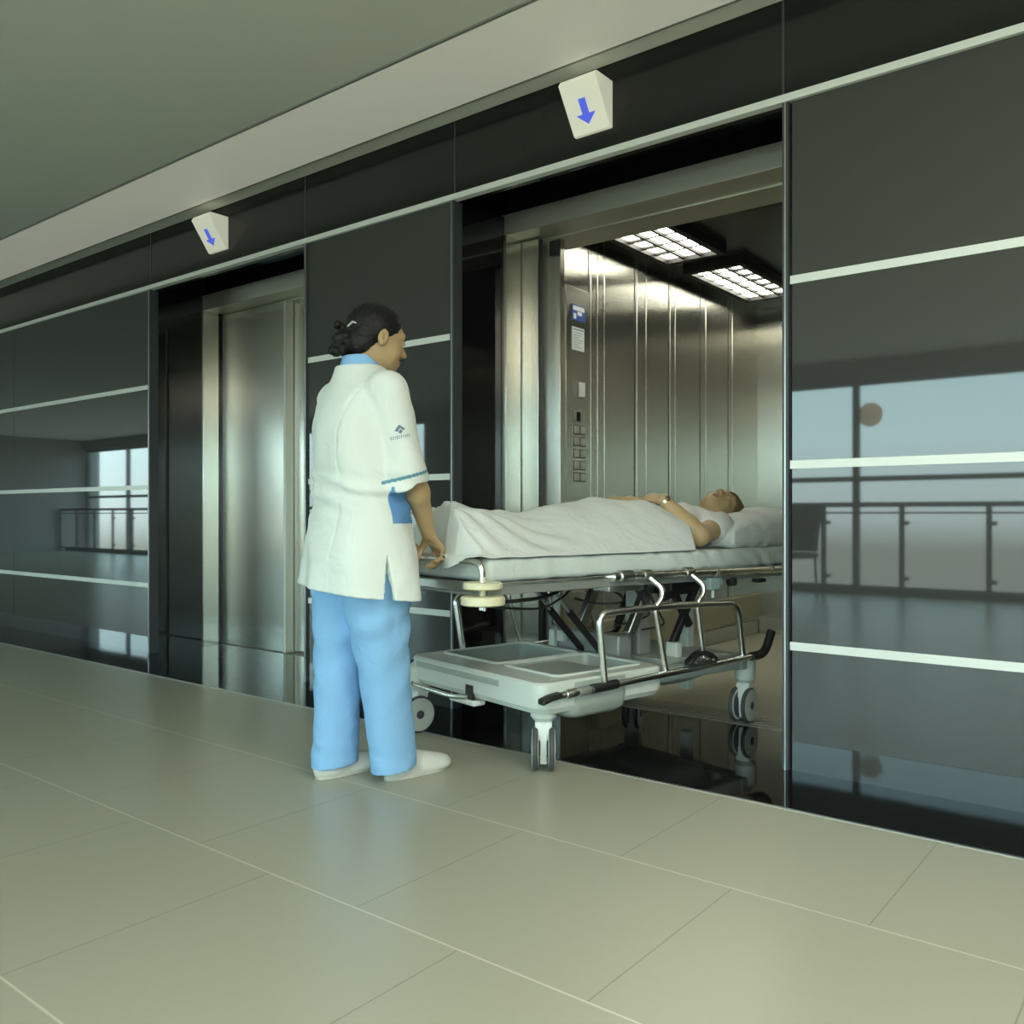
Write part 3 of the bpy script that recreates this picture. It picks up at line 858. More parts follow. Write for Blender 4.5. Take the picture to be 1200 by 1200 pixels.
    for x in (-.30, -.42):
        B().tube([(x, .30, .605), (x, .40, .495)], .0065, 10).build('strut_rod', M['grey_metal'])
        B().tube([(x, .395, .50), (x, .60, .295)], .0145, 12).build('gas_strut', M['rubber'])
    for x in (-.18, -.48): B().bar((x, .62, .40), (x, .75, .62), .035, .045, (0, 1, 0)).build('lift_arm', M['satin'], bevel=.005)
    for a_, b_ in (((-.12, .98, .60), (-.12, .82, .35)), ((-.10, .72, .55), (-.10, 1.06, .62)), ((-.46, .96, .62), (-.46, .84, .40)), ((-.13, .80, .62), (-.11, .92, .42))): B().bar(a_, b_, .026, .03, (0, 1, 0)).build('tilt_strut', M['rubber'], bevel=.004)
    g = B().lathe([(.02, -.03), (.03, -.026), (.03, .026), (.02, .03)], (-.15, .80, .60), (1, 0, 0), 18)
    g.box(-.20, -.09, .78, .93, .56, .625); g.build('actuator', M['rubber'], bevel=.005)
    for pts in ([(.02, -.25, .60), (-.05, 0, .595), (-.2, .2, .585), (-.28, .36, .60), (-.3, .5, .62)],
                [(-.02, -.24, .585), (-.1, .05, .552), (-.2, .25, .565), (-.28, .42, .615)],
                [(-.22, .46, .61), (-.20, .58, .57), (-.24, .64, .53), (-.32, .58, .52), (-.36, .48, .545)],
                [(-.06, .60, .60), (-.05, .66, .50), (-.10, .74, .44), (-.20, .72, .41)],
                [(-.1, .55, .62), (-.08, .62, .52), (-.16, .70, .47), (-.3, .66, .42)]):
        p = [Vector(q) for q in pts]; sm = []
        for i in range(len(p)-1):
            a, b_, c_, d_ = p[max(i-1, 0)], p[i], p[i+1], p[min(i+2, len(p)-1)]
            for k in range(6):
                u = k/6; sm.append(.5*((2*b_)+(c_-a)*u+(2*a-5*b_+4*c_-d_)*u*u+(3*b_-a-3*c_+d_)*u**3))
        sm.append(p[-1])
        B().tube(sm, .0045 if pts[0][0] < .02 else .007, 8).build('cable', M['rubber'])
    g = B().box(.0, .05, .86, .925, .585, .635).box(.01, .04, .93, .955, .60, .635); g.build('drip_bag_hook', mat('pale_teal_plastic', (.30, .40, .40), .4), bevel=.006)
    B().tube([(.03, .90, .585), (.03, .90, .552)], .006, 10).build('hook_pin', M['plastic_w'])
    B().lathe([(.012, 0), (.02, .004), (.02, .03), (.012, .034)], (.02, 1.02, .612), (0, 1, 0), 16).build('knob', M['rubber'])
    B().box(.01, .045, 1.19, 1.25, .60, .618).build('latch', M['rubber'], bevel=.004)
    return root

def build_bedding():
    nz = Noise(3)
    # mattress under a fitted sheet
    X0, X1, Y0, Y1, Z0, Z1 = -.665, .012, -.255, 1.745, .668, .748
    V = Vol((X0-.03, Y0-.03, Z0-.03), (X1+.03, Y1+.03, Z1+.03), .0055)
    V.rbox(((X0+X1)/2, (Y0+Y1)/2, (Z0+Z1)/2), ((X1-X0)/2, (Y1-Y0)/2, (Z1-Z0)/2), .022)
    def wr(d, X, Y, Z):
        side = np.clip((Y-.25)/.8, .2, 1)
        s = np.sin((Y*1.0+Z*1.1)*60+3*nz(X, Y, Z, 6))*.0034*side*(np.abs(X+.33) > .28)
        return d+s+.003*nz(X, Y*2, Z, 9)
    V.field(wr)
    o = V.build('mattress', M['mattress']); o.location = bw(0, 0); o.rotation_euler = (0, 0, -BED_A)
    tag(o, 'stretcher mattress under a pale fitted sheet, lying on the stretcher deck', 'mattress')
    # pillow
    px0, px1, py0, py1 = -.64, -.015, 1.10, 1.68
    V = Vol((px0-.06, py0-.06, .70), (px1+.06, py1+.08, 1.0), .0055)
    cx, cy = (px0+px1)/2, (py0+py1)/2; hx, hy = (px1-px0)/2, (py1-py0)/2
    def pil(X, Y, Z):
        u = np.clip(np.abs((X-cx)/hx), 0, 1.3); v = np.clip(np.abs((Y-cy)/hy), 0, 1.3)
        q = np.maximum(1-u**3.2, 0)*np.maximum(1-v**3.2, 0)
        th = .014+.084*q**.42
        th = th + .012*nz(X, Y, 0*Z, 7)*np.sqrt(q)
        r = np.maximum(u-1, 0)*hx+np.maximum(v-1, 0)*hy
        tilt = .02*(Y-cy)/hy
        zc = .748+.083+tilt-(.020*(1-q))
        dent = .05*np.exp(-(((X+.30)/.10)**2+((Y-1.36)/.12)**2))+.10*np.exp(-((X+.32)/.21)**4-((Y-1.10)/.13)**4)
        zt = zc+th-dent; zb = np.maximum(zc-th, .749)
        d = np.maximum(Z-zt, zb-Z)*.75
        return np.where(r > 0, np.maximum(d, r), d)+.0030*np.sin((X*34-Y*46)+4*nz(X, Y, Z, 5))
    V.put((px0, py0, .70), (px1, py1+.04, .98), pil)
    o = V.build('pillow', M['pillow'], biggest=True); o.location = bw(0, 0); o.rotation_euler = (0, 0, -BED_A)
    tag(o, 'plump white pillow under the head of the person lying on the stretcher', 'pillow')
    # blanket sheet draped over the person, open towards the chest
    ys = list(np.arange(-.335, -.13, .004))+list(np.arange(-.13, 1.03, .009))
    xs = list(np.arange(-.655, .0241, .0075))
    ky = [-.30, -.165, -.06, .02, .19, .37, .56, .77, .86, .95, 1.03]
    kz = [.93, .938, .916, .911, .918, .942, .958, .960, .957, .952, .945]
    nx, ny = len(xs), len(ys)
    Xg, Yg = np.meshgrid(np.array(xs), np.array(ys), indexing='ij')
    top = np.interp(Yg, ky, kz)
    # end edge runs slantwise towards the chest: squeeze the rows of each column
    yend = np.interp(Xg, [-.655, -.30, -.10, .03], [.98, 1.00, .90, .80])
    s = (Yg-Yg.min())/(Yg.max()-Yg.min())
    Yg = Yg.min()+s*(yend-Yg.min())
    top = np.interp(Yg, ky, kz)
    t = (Xg+.33)/.345
    base = .7515
    wid = np.interp(Yg, [-.3, -.15, .1, .5, .8, 1.], [1.9, 1.7, 1.35, 1.7, 2.1, 2.1])
    prof = np.clip(1-np.abs(t)**wid, 0, 1)
    flat = np.clip((1-np.abs(t))/.60, 0, 1); flat = np.where(flat > .85, 1-.15*((1-flat)/.15)**2*.5-.075*(flat < 1)*0, flat)
    flat = np.minimum(np.clip((1-np.abs(t))/.60, 0, 1), 1); flat = flat-.10*np.exp(-((flat-1)/.10)**2)*(np.abs(t) > .2)
    mixf = np.clip((.14-Yg)/.30, 0, 1); mixf = mixf*mixf*(3-2*mixf)
    prof = prof*(1-mixf)+flat*mixf
    two = .012*np.cos((Xg+.33)/.10*math.pi)*np.clip(1-np.abs(Yg-.2)/.35, 0, 1)*np.clip(1-np.abs(t)*1.2, 0, 1)
    Zg = base+(top-base)*prof-two*.8
    # foot end: the cloth falls steeply, its near half bulging over the push handle, the far half tucked back
    yf = np.interp(Xg, [-.66, -.45, -.26, -.21, -.12, .03], [-.215, -.20, -.205, -.295, -.316, -.300])
    w = np.interp(Xg, [-.66, -.25, -.19, .03], [.03, .03, .045, .05])
    a = np.clip((Yg-yf)/w, 0, 1); a = a*a*(3-2*a)
    hem = np.interp(Xg, [-.66, -.30, -.25, -.21, -.03, .03], [.7535, .7535, .71, .682, .752, .762])
    hem = np.where(Yg > -.262, np.maximum(np.minimum(hem, .7515), .7495), hem)
    Zg = hem+(Zg-hem)*a
    # folds
    ang = np.arctan2(Yg+.36, Xg+.36)
    fold = .008*np.sin(ang*26+3*nz(Xg, Yg, 0*Xg, 5))*np.exp(-((Yg+.05)/.35)**2)
    fold += .006*np.sin((Yg*.9+Xg*.7)*26+2.5*nz(Xg*1.5, Yg, 0*Xg+3, 4))*np.clip(1-np.abs(t), 0, 1)
    fold += .010*nz(Xg*.8, Yg*1.2, 0*Xg+7, 6)*np.clip(1-np.abs(t), 0, 1)+.003*nz(Xg, Yg, 0*Xg+1, 18)
    lift = np.clip((Zg-base)/.05, .12, 1)
    Zg = np.maximum(Zg+fold*lift*a, np.where(Yg > -.262, .7490, np.where(Xg > -.22, np.where(Yg > -.31, .756, .6), .6)))
    Yg2 = Yg+.006*nz(Xg*2, 0*Xg, Zg*.6, 12)*(1-a)
    v = [(float(Xg[i, j]), float(Yg2[i, j]), float(Zg[i, j])) for i in range(nx) for j in range(ny)]
    f = [(i*ny+j, (i+1)*ny+j, (i+1)*ny+j+1, i*ny+j+1) for i in range(nx-1) for j in range(ny-1)]
    me = bpy.data.meshes.new('blanket'); me.from_pydata(v, [], f); me.materials.append(M['sheet'])
    # rows in front of the fall are not cloth
    bm = bmesh.new(); bm.from_mesh(me); bm.verts.ensure_lookup_table()
    dead = [bm.verts[i*ny+j] for i in range(nx) for j in range(ny) if Yg[i, j] < yf[i, j]-.006]
    bmesh.ops.delete(bm, geom=dead, context='VERTS')
    bmesh.ops.smooth_vert(bm, verts=bm.verts, factor=.4, use_axis_x=True, use_axis_y=True, use_axis_z=True)
    bm.to_mesh(me); bm.free()
    me.polygons.foreach_set('use_smooth', [True]*len(me.polygons))
    o = link(bpy.data.objects.new('blanket', me)); o.location = bw(0, 0); o.rotation_euler = (0, 0, -BED_A)
    sm = o.modifiers.new('thick', 'SOLIDIFY'); sm.thickness = .003; sm.offset = 0
    tag(o, 'white cover sheet draped over the legs and belly of the lying person', 'blanket')

# ------------------------------------------------------------------ people
NO, NA = (-2.25, 2.05), R(12)
def nl(w):
    """world point -> the standing figure's own axes (x right, y ahead)"""
    dx, dy = w[0]-NO[0], w[1]-NO[1]
    return np.array((dx*math.cos(NA)-dy*math.sin(NA), dx*math.sin(NA)+dy*math.cos(NA), w[2]))

def build_nurse():
    root = tag(empty('person', (*NO, 0), -NA), 'person with dark hair in a bun, white tunic and light blue trousers, pushing the stretcher', 'person')
    vx = .004
    hd = R(10)
    fwd = np.array((math.sin(hd)*.97, math.cos(hd)*.97, -.20)); right, fwd, up = ortho(fwd, (0, .05, 1))
    F = Frame((.000, .046, 1.497), right, fwd, up)
    rb = nl(bw(-.232, -.292, .742)); lb = nl(bw(-.39, -.292, .742))     # where the hands hold the handle
    bx_ = np.array((1., 0., 0.))
    # ---- body, one surface
    V = Vol((-.36, -.30, .0), (.36, .46, 1.64), vx)
    add_head(V, F, 1.)
    V.cone(F((0, -.030, -.055)), (0, -.018, 1.33), .052, .060, .03)
    V.loft([(.84, 0, -.015, .165, .115), (.95, 0, -.01, .135, .10), (1.08, 0, -.012, .14, .105), (1.2, 0, -.018, .155, .11), (1.30, 0, -.02, .15, .085), (1.35, 0, -.015, .08, .06)], k=.04)
    RS, LS = np.array((.160, -.008, 1.295)), np.array((-.160, -.022, 1.295))
    RE, LE = np.array((.170, .078, 1.025)), np.array((-.20, .06, 1.025))
    RW = rb+np.array((.030, -.062, .088)); LW = lb+np.array((-.030, -.070, .085))
    for sgn, sh, el, wr, grip in ((1, RS, RE, RW, rb), (-1, LS, LE, LW, lb)):
        V.cone(sh, el, .046, .038, .03); mid = el+(wr-el)*.28
        V.cone(el, mid, .038, .0395, .02); V.cone(mid, wr, .0395, .0245, .02)
        a = (grip+np.array((0, .012, .022)))-wr
        n = np.array((.25*sgn, -.55, .80)) if False else np.cross(a, bx_)*-1
        n = n/np.linalg.norm(n)
        if n[2] < 0: n = -n
        add_hand(V, wr, a, n, np.array((-sgn, 0, 0.)), .98, ((38, 48, 40), (40, 50, 40), (42, 52, 40), (46, 54, 40)), .03, (62, .75))
    for x0, y0, x1, y1, xa, ya in ((.085, -.015, .075, .02, .064, .086), (-.085, -.03, -.09, -.045, -.102, -.068)):
        V.cone((x0, y0, .82), (x1, y1, .47), .085, .056, .03); V.cone((x1, y1, .47), (xa, ya, .09), .054, .034, .02)
        V.cone((xa, ya, .08), (xa, ya+.045, .055), .034, .024, .02)
    V.build('body', M['skin'], root, biggest=True)
    # eyes
    for sx in (-1, 1):
        g = MB(); c = F((.031*sx, .0785, .001))
        g.lathe([(.0, .0108), (.005, .0100), (.0095, .006), (.0115, .0), (.0, -.004)], c, fwd, 20).build('eye', M['eye'], root)
        g = MB(); g.lathe([(.0, .0118), (.004, .0113), (.005, .0102)], c, fwd, 16).build('iris', M['iris'], root)
        g = MB(); g.tube([F((.016*sx, .092, .017)), F((.031*sx, .093, .022)), F((.046*sx, .083, .018))], [.002, .003, .0015], 8).build('eyebrow', M['hair'], root)
    # lips
    V = Vol(F((0, .09, -.064))-.04, F((0, .09, -.064))+.04, .002)
    V.ell(F((0, .0895, -.0585)), (.0195, .0082, .0048), .003, F.B); V.ell(F((0, .0880, -.0685)), (.0165, .0092, .0053), .003, F.B)
    V.build('lips', M['lip'], root)
    # ---- hair with a low bun
    nz = Noise(11)
    V = Vol(F((0, -.03, 0))-.21, F((0, -.03, 0))+.21, .0035)
    V.ell(F((0, -.016, .034)), (.0815, .099, .084), 0, F.B)
    V.ell(F((0, -.050, -.030)), (.072, .062, .065), .03, F.B)
    o, B = F.o, F.B
    def cutface(d, X, Y, Z):
        dx, dy, dz = X-o[0], Y-o[1], Z-o[2]
        lx = dx*B[0][0]+dy*B[0][1]+dz*B[0][2]; ly = dx*B[1][0]+dy*B[1][1]+dz*B[1][2]; lz = dx*B[2][0]+dy*B[2][1]+dz*B[2][2]
        hl = np.interp(lz, [-.11, -.08, -.05, -.025, -.005, .02, .05, .075, .10, .13], [-.062, -.052, -.036, -.016, .016, .044, .066, .080, .10, .13])
        hl = hl+.03*np.clip(np.abs(lx)/.07, 0, 1)**2*(lz < .03)*0
        d = -smin(-d, -(ly-hl)*.8, .010)
        # the ears stay clear
        for sx in (-1, 1):
            e = np.sqrt(((lx-sx*.083)/.022)**2+((ly+.004)/.021)**2+((lz+.012)/.030)**2)
            d = np.maximum(d, (1-e)*.02)
        st_ = .0016*np.sin(90*np.arctan2(lz+.03, ly+.12)+3*lx*40)
        return d+st_+.0012*nz(X, Y, Z, 60)
    V.field(cutface)
    rnd = random.Random(5)
    bc = np.array((0, -.108, -.042))
    V.ell(F(bc), (.050, .040, .050), .012, F.B)
    for i in range(16):
        a, b = rnd.uniform(0, 6.28), rnd.uniform(-.9, 1.1)
        p = bc+np.array((math.cos(a)*.042*math.cos(b), -.012-.026*abs(math.sin(b*1.3)), math.sin(a)*.046))
        V.ell(F(p), (.014, .013, .012), .004, F.B)
    for i, p in enumerate(((.012, -.130, -.090), (-.02, -.128, -.084), (.03, -.12, -.082), (.015, -.150, .002))): V.ell(F(p), (.013, .012, .014), .006, F.B)
    V.build('hair', M['hair'], root)
    g = MB(); q = np.array((.026, -.096, .008))
    g.tube([F(q+np.array((0, -.022, -.006))), F(q+np.array((.012, -.012, .012))), F(q+np.array((.020, .008, .010)))], [.004, .006, .004], 10)
    g.build('hair_clip', M['satin'], root)
    # ---- undershirt collar
    V = Vol((-.13, -.14, 1.28), (.13, .14, 1.47), .0035)
    V.cone((0, -.026, 1.30), (.002, -.012, 1.44), .086, .063, 0)
    V.cone((0, -.026, 1.25), (.002, -.012, 1.48), .082, .052, .004, 'cut')
    def trimc(d, X, Y, Z):
        top = 1.430-.62*np.clip(Y+.035, 0, .2)
        v = np.maximum(Z-top, -(Z-1.30))
        slit = .016+.35*np.clip(Z-1.33, 0, 1)-np.abs(X)
        return np.maximum(np.maximum(d, v), np.where(Y > 0, slit, -1))
    V.field(trimc)
    V.build('undershirt', M['blue'], root, paint=lambda c: np.zeros(len(c)))
    # ---- tunic
    nz = Noise(21); vx = .0038
    V = Vol((-.36, -.33, .57), (.36, .30, 1.42), vx)
    table = [(.55, 0, -.022, .242, .186), (.66, 0, -.022, .234, .180), (.78, 0, -.022, .216, .170), (.93, 0, -.016, .180, .148), (.99, 0, -.016, .176, .144), (1.08, 0, -.024, .182, .143), (1.20, 0, -.034, .182, .132), (1.28, 0, -.030, .172, .112), (1.335, 0, -.022, .128, .088), (1.372, 0, -.018, .090, .082), (1.388, 0, -.018, .084, .080)]
    V.loft(table, k=0, p=2.25)
    V.chain([(-.05, -.02, 1.338), (-.146, -.026, 1.292)], [.042, .045], .05)
    V.chain([(.05, -.018, 1.345), (.150, -.012, 1.305)], [.045, .05], .05)
    sleeves = (((.157, -.010, 1.295), (.168, .046, 1.03), (.171, .062, .972)), ((-.157, -.024, 1.295), (-.196, .03, 1.03), (-.203, .045, .98)))
    Vs = Vol((-.36, -.33, .57), (.36, .30, 1.42), vx); VT = V; V = Vs
    for q in sleeves: V.chain(q, (.070, .070, .0705), .035)
    for q in sleeves:
        a, b = np.array(q[1]), np.array(q[2]); ax = (b-a)/np.linalg.norm(b-a)
        end = b-ax*.012
        def hemcut(X, Y, Z, end=end, ax=ax): return np.maximum(-((X-end[0])*ax[0]+(Y-end[1])*ax[1]+(Z-end[2])*ax[2]), np.sqrt((X-end[0])**2+(Y-end[1])**2+(Z-end[2])**2)-.14)
        lo, hi = end-.15, end+.15
        s_ = np.sign(end[0])
        V.put(lo, hi, hemcut, 0, 'cut')
        V.cone(end-ax*.05, end+ax*.05, .047, .058, .006, 'cut')
    VT.d = smin(VT.d, V.d, .013); V = VT
    def folds(d, X, Y, Z):
        back = np.clip(-Y/.1, 0, 1)
        w = .0065*np.sin(Z*95+9*X+4*nz(X, Y, Z, 5))*np.exp(-((Z-.965)/.055)**2)*(np.abs(X) < .30)
        w += .0035*np.sin((X*1.0-Z*.45)*42+3*nz(X, Y, Z, 3))*np.exp(-((Z-1.12)/.10)**2)
        w += .006*np.sin(np.arctan2(Y+.02, X)*7+2*nz(X*0, Y*0, Z, 2))*np.clip((.92-Z)/.25, 0, 1)
        w += .006*nz(X*1.3, Y*1.3, Z*.9, 9)+.002*nz(X, Y, Z, 26)
        seam = .0035*np.exp(-((np.abs(X)-.085-.25*np.clip(Z-1.15, 0, .2))/.006)**2)*back*(Z > .75)*(Z < 1.3)
        d = d-w*1.15+seam*.9
        hem = .640-.115*(.64*X+.77*(Y+.02))
        d = np.maximum(d, hem-Z)
        # side slits
        gap = .017*np.clip((.765-Z)/.13, 0, 1)-np.abs(Y+.045)
        d = np.maximum(d, np.where((np.abs(X) > .15) & (Z < .77), gap, -1))
        return d
    V.field(folds)
    V.loft([(.50, 0, -.022, .220, .164), (.66, 0, -.022, .212, .158), (.72, 0, -.022, .19, .143)], k=0, op='cut', p=2.25)
    ax = np.array(sleeves[0][2])-np.array(sleeves[0][1]); ax /= np.linalg.norm(ax); e0 = np.array(sleeves[0][2])-ax*.012
    def paint(c):
        m = np.zeros(len(c), int)
        for q in sleeves:
            ax = np.array(q[2])-np.array(q[1]); ax /= np.linalg.norm(ax); e = np.array(q[2])-ax*.012
            t = (e-c) @ ax; rad = np.linalg.norm(c-e+t[:, None]*ax, axis=1)
            m[(t > .035) & (t < .0455) & (rad < .095) & (rad > .055)] = 1
        kk = (np.abs(c[:, 0])/.178)**2.25+(np.abs(c[:, 1]+.016)/.146)**2.25
        s = (kk < 1.36) & (np.abs(c[:, 0]) > .10) & (c[:, 2] > .868) & (c[:, 2] < .985) & (c[:, 1] > -.018) & (c[:, 1] < .11)
        m[s] = 2
        return m
    tun = V.build('tunic', [M['coat'], M['blue_trim'], M['blue_collar']], root, paint=paint, biggest=True)
    # embroidered badge on the sleeve: a chevron bird over a line of small characters
    me = tun.data; bvh = BVHTree.FromPolygons([v.co for v in me.vertices], [p.vertices for p in me.polygons])
    a0, a1 = Vector(sleeves[0][0]), Vector(sleeves[0][1]); axis = (a1-a0).normalized()
    out = Vector((.93, -.36, .0)); out = (out-axis*out.dot(axis)).normalized(); side = axis.cross(out).normalized()
    if side.y < 0: side = -side
    cen = a0+axis*.135
    g = MB()
    def shape(poly):
        vs = []
        for u, v in poly:
            p = cen+side*u-axis*v; hit = bvh.ray_cast(p+out*.2, -out)
            h = hit[0] if hit[0] is not None else p+out*.07
            vs.append(h+out*.0012)
        m = len(vs); vs += [v+out*.0008 for v in vs]
        g._add(vs, [tuple(range(m)), tuple(range(2*m-1, m-1, -1))]+[(k, (k+1) % m, m+(k+1) % m, m+k) for k in range(m)])
    shape([(-.017, .006), (-.003, .020), (.004, .014), (-.008, .002)]); shape([(-.003, .020), (.002, .023), (.018, .008), (.011, .003)])
    shape([(-.006, .000), (.002, .009), (.009, .002), (.001, -.006)])
    rr = random.Random(3)
    u = -.032
    while u < .032:
        w = rr.choice((.0045, .0055, .0035)); z = -.016
        shape([(u, z-.0045), (u+w*.35, z-.0045), (u+w*.35, z+.0045), (u, z+.0045)])
        if rr.random() < .75: shape([(u, z+.0025), (u+w, z+.0025), (u+w, z+.0045), (u, z+.0045)])
        if rr.random() < .6: shape([(u, z-.0045), (u+w, z-.0045), (u+w, z-.0025), (u, z-.0025)])
        u += w+.0022
    g.build('embroidered_badge', M['ink'], root, smooth=False)
    # ---- trousers
    nz = Noise(31)
    V = Vol((-.30, -.27, .02), (.30, .24, .96), .0042)
    V.loft([(.72, 0, -.02, .185, .135), (.80, 0, -.02, .19, .142), (.93, 0, -.016, .165, .13)], k=0)
    for tb in ([(.030, .066, .074, .064, .080), (.10, .067, .066, .064, .079), (.25, .070, .047, .070, .082), (.42, .076, .019, .079, .088), (.55, .078, .0, .095, .103), (.70, .086, -.015, .106, .124), (.80, .088, -.02, .105, .128)],
               [(.030, -.103, -.060, .063, .080), (.10, -.102, -.058, .064, .079), (.25, -.099, -.054, .068, .080), (.42, -.096, -.050, .076, .085), (.55, -.092, -.042, .088, .097), (.70, -.090, -.028, .104, .122), (.80, -.088, -.022, .104, .126)]):
        V.loft(tb, k=.018, p=2.15)
    def tf(d, X, Y, Z):
        w = .0022*np.sin((Z+X*.9-Y*.8)*46+4*nz(X, Y, Z, 4))*np.exp(-((Z-.47)/.2)**2)+.0014*np.sin((Z*1.2+X*1.5)*40+3*nz(X, Y, Z, 5))*np.exp(-((Z-.66)/.07)**2)+.0035*nz(X*1.6, Y*1.6, Z*.55, 8)+.0012*nz(X, Y, Z, 22)
        w += .001*np.sin(Z*70+X*30+3*nz(X, Y, Z, 5))*np.exp(-((Z-.10)/.07)**2)
        w += .004*np.exp(-((np.abs(Y-np.where(X > -.02, .01, -.05)+.0)-.0)/.010)**2)*0
        d = d-w*1.4
        sh = np.where(X > -.022, .028+.10*(Y-.07), .030+.08*(Y+.06))
        return np.maximum(d, sh+.012-Z)
    V.field(tf)
    for xa, ya in ((.066, .074), (-.103, -.060)): V.cone((xa, ya, .0), (xa, ya, .13), .056, .054, .01, 'cut')
    V.build('trousers', M['blue'], root, biggest=True)
    # ---- shoes
    for hx, hy, tx, ty in ((.060, .045, .046, .305), (-.099, -.128, -.122, .105)):
        h, t = np.array((hx, hy)), np.array((tx, ty)); L = np.linalg.norm(t-h); ay = (t-h)/L; ax_ = np.array((ay[1], -ay[0]))
        W = lambda u, v, z: np.array((*(h+ay*v*L+ax_*u), z))
        Bm = np.array(((*ax_, 0), (*ay, 0), (0, 0, 1)))
        V = Vol(np.minimum(W(0, 0, 0), W(0, 1, 0))-.075-np.array((0, 0, -.075)), np.maximum(W(0, 0, .12), W(0, 1, .12))+.06, .0032)
        V.ell(W(0, .20, .035), (.037, .060, .046), 0, Bm); V.ell(W(0, .50, .030), (.039, .085, .040), .03, Bm); V.ell(W(.003, .78, .024), (.045, .064, .033), .03, Bm)
        V.cone(W(0, .28, .05), W(0, .24, .10), .038, .040, .03)
        V.cone(W(0, .45, .062), W(0, .62, .052), .024, .016, .02)
        V.field(lambda d, X, Y, Z: np.maximum(np.maximum(d, .010-Z), Z-.105))
        shoe = V.build('shoe', M['shoe'], root)
        g = MB(); pl = []
        for k in range(36):
            a = 2*math.pi*k/36; v = .5+.515*math.cos(a); wd = np.interp(v, [-.02, .2, .5, .78, 1.02], [.030, .040, .039, .048, .03])*abs(math.sin(a))**.6*(1 if math.sin(a) > 0 else -1)
            p = W(wd, v, 0); pl.append((p[0], p[1]))
        g.prism(pl, .0, .016); s = g.build('sole', M['sole'], shoe, bevel=.003)
    return root

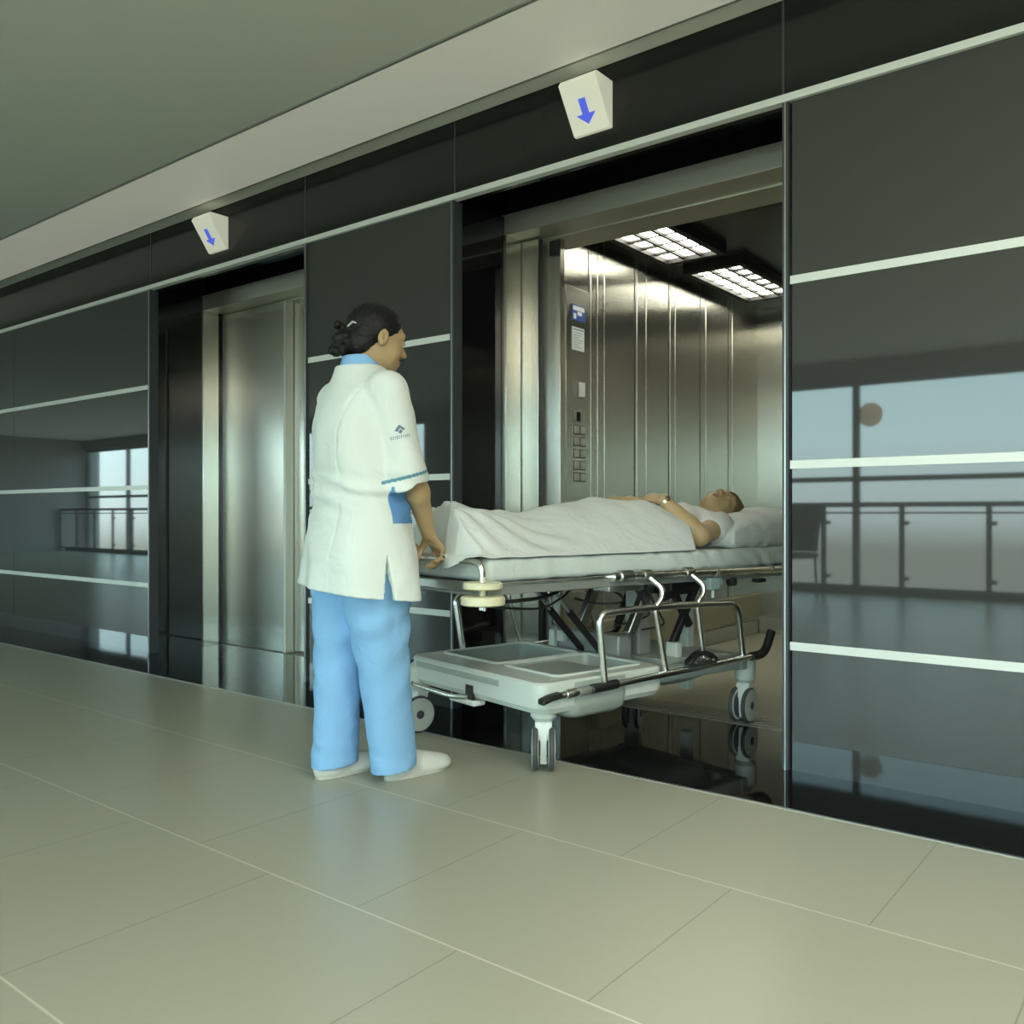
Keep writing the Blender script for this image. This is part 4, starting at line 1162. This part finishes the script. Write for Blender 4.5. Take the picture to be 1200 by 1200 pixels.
def build_patient():
    root = tag(empty('person', bw(0, 0, 0), -BED_A), 'person lying face up on the stretcher, white top, hands folded on the belly', 'person')
    fwd = np.array((.40, -.20, .89)); right, fwd, up = ortho(fwd, (0, .98, .20))
    F = Frame((-.285, 1.350, .918), right, fwd, up)
    V = Vol((-.64, -.24, .75), (.02, 1.54, 1.045), .0042)
    add_head(V, F)
    V.cone(F((0, -.028, -.055)), (-.31, 1.215, .862), .050, .056, .03)
    V.loft([(.62, -.32, .835, .165, .075), (.80, -.32, .845, .150, .085), (1.0, -.32, .85, .155, .092), (1.12, -.32, .848, .165, .085), (1.20, -.32, .846, .14, .065), (1.24, -.31, .850, .07, .05)], axis=1, k=.04)
    for sx in (-1, 1):
        c = -.32+sx*.085
        V.cone((c, .70, .832), (c, .25, .822), .078, .055, .03); V.cone((c, .25, .822), (c-.0, -.12, .805), .052, .036, .03)
        V.cone((c, -.12, .800), (c+sx*.01, -.135, .870), .033, .024, .02)
    # near arm: along the mattress, then up across the belly
    S1, E1, W1 = np.array((-.135, 1.155, .845)), np.array((-.070, .935, .806)), np.array((-.195, .850, .960))
    V.cone(S1, E1, .050, .043, .03); m = E1+(W1-E1)*.3
    V.cone(E1, m, .042, .042, .02); V.cone(m, W1, .042, .026, .02)
    add_hand(V, W1, np.array((-.96, .02, .16)), (.12, -.25, .96), (.0, .93, .25), .96, ((22, 22, 16), (26, 24, 18), (28, 26, 18), (30, 28, 18)), .05, (30, .35))
    S2, E2, W2 = np.array((-.505, 1.155, .845)), np.array((-.590, .93, .815)), np.array((-.47, .82, .955))
    V.cone(S2, E2, .050, .042, .03); m = E2+(W2-E2)*.3
    V.cone(E2, m, .041, .041, .02); V.cone(m, W2, .041, .026, .02)
    add_hand(V, W2, (.93, .02, .12), (-.1, -.2, .97), (.0, .95, .2), .96, ((18, 20, 16),)*4, .05, (30, .35))
    V.build('body', M['skin2'], root, biggest=True)
    V = Vol(F((0, .09, -.064))-.04, F((0, .09, -.064))+.04, .002)
    V.ell(F((0, .0895, -.0585)), (.0195, .0082, .0048), .003, F.B); V.ell(F((0, .0880, -.0685)), (.0165, .0092, .0053), .003, F.B)
    V.build('lips', M['lip'], root)
    for sx in (-1, 1):
        MB().tube([F((.016*sx, .0915, .017)), F((.031*sx, .0925, .021)), F((.046*sx, .083, .018))], [.0015, .0026, .0012], 8).build('eyebrow', M['hair2'], root)
        MB().tube([F((.019*sx, .0865, -.0035)), F((.031*sx, .0905, -.0065)), F((.043*sx, .0855, -.0035))], [.0010, .0016, .0010], 8).build('eyelash', M['hair'], root)
    nz = Noise(41); V = Vol(F((0, -.02, .02))-.17, F((0, -.02, .02))+.17, .0035)
    V.ell(F((0, -.016, .036)), (.084, .100, .090), 0, F.B); V.ell(F((0, -.055, -.03)), (.078, .055, .06), .03, F.B)
    o, B = F.o, F.B
    def cutface(d, X, Y, Z):
        dx, dy, dz = X-o[0], Y-o[1], Z-o[2]
        lx = dx*B[0][0]+dy*B[0][1]+dz*B[0][2]; ly = dx*B[1][0]+dy*B[1][1]+dz*B[1][2]; lz = dx*B[2][0]+dy*B[2][1]+dz*B[2][2]
        hl = np.interp(lz, [-.11, -.08, -.05, -.025, -.005, .02, .05, .075, .10, .14], [-.055, -.045, -.020, .000, .022, .044, .062, .076, .09, .13])
        d = -smin(-d, -(ly-hl)*.8, .010)
        return d+.004*nz(X, Y, Z, 30)+.003*np.sin(60*np.arctan2(lz+.05, ly+.1)+60*lx)
    V.field(cutface); V.build('hair', M['hair2'], root, biggest=True)
    # top
    nz = Noise(51); V = Vol((-.60, .60, .752), (.0, 1.33, .99), .0042)
    V.loft([(.64, -.32, .838, .170, .078), (.80, -.32, .848, .164, .092), (1.0, -.32, .856, .170, .098), (1.12, -.32, .854, .180, .094), (1.20, -.32, .850, .150, .076), (1.255, -.315, .855, .078, .058)], axis=1, k=0)
    V.cone((-.21, 1.165, .85), (-.118, 1.10, .838), .070, .066, .03); V.cone((-.43, 1.165, .85), (-.525, 1.10, .838), .070, .066, .03); V.cone((-.135, 1.155, .847), (-.13, 1.13, .844), .064, .064, .02); V.cone((-.505, 1.155, .847), (-.51, 1.13, .844), .064, .064, .02)
    V.field(lambda d, X, Y, Z: d-.006*nz(X, Y, Z, 12)-.003*np.sin((Y*1.2+X+Z)*55+3*nz(X, Y, Z, 5)))
    V.build('top', M['shirt'], root, biggest=True)
    # wrist watch
    ax = (W1-E1)/np.linalg.norm(W1-E1); c = W1-ax*.012
    g = MB().lathe([(.027, -.008), (.0295, -.006), (.0295, .006), (.027, .008)], c, ax, 24); w = g.build('wristwatch', M['gold'], root)
    nrm = np.array((.55, -.55, .6)); nrm -= ax*(nrm @ ax); nrm /= np.linalg.norm(nrm)
    MB().lathe([(.012, 0), (.013, .002), (.012, .006), (.0, .007)], c+nrm*.0265, nrm, 20).build('watch_face', M['gold'], w)
    return root

# ------------------------------------------------------------------ build
S.view_settings.view_transform = 'Standard'
S.view_settings.look = 'None'
S.view_settings.gamma = 1
S.view_settings.exposure = EXPO
S.view_settings.use_curve_mapping = False
S.cycles.use_denoising = True
S.cycles.max_bounces = 10
S.cycles.diffuse_bounces = 4
S.cycles.glossy_bounces = 6
S.cycles.transparent_max_bounces = 12
S.cycles.sample_clamp_indirect = 6.
mats()
build_room()
build_fixtures()
build_light()
build_chair()
build_camera()
build_stretcher()
build_bedding()
build_nurse()
build_patient()
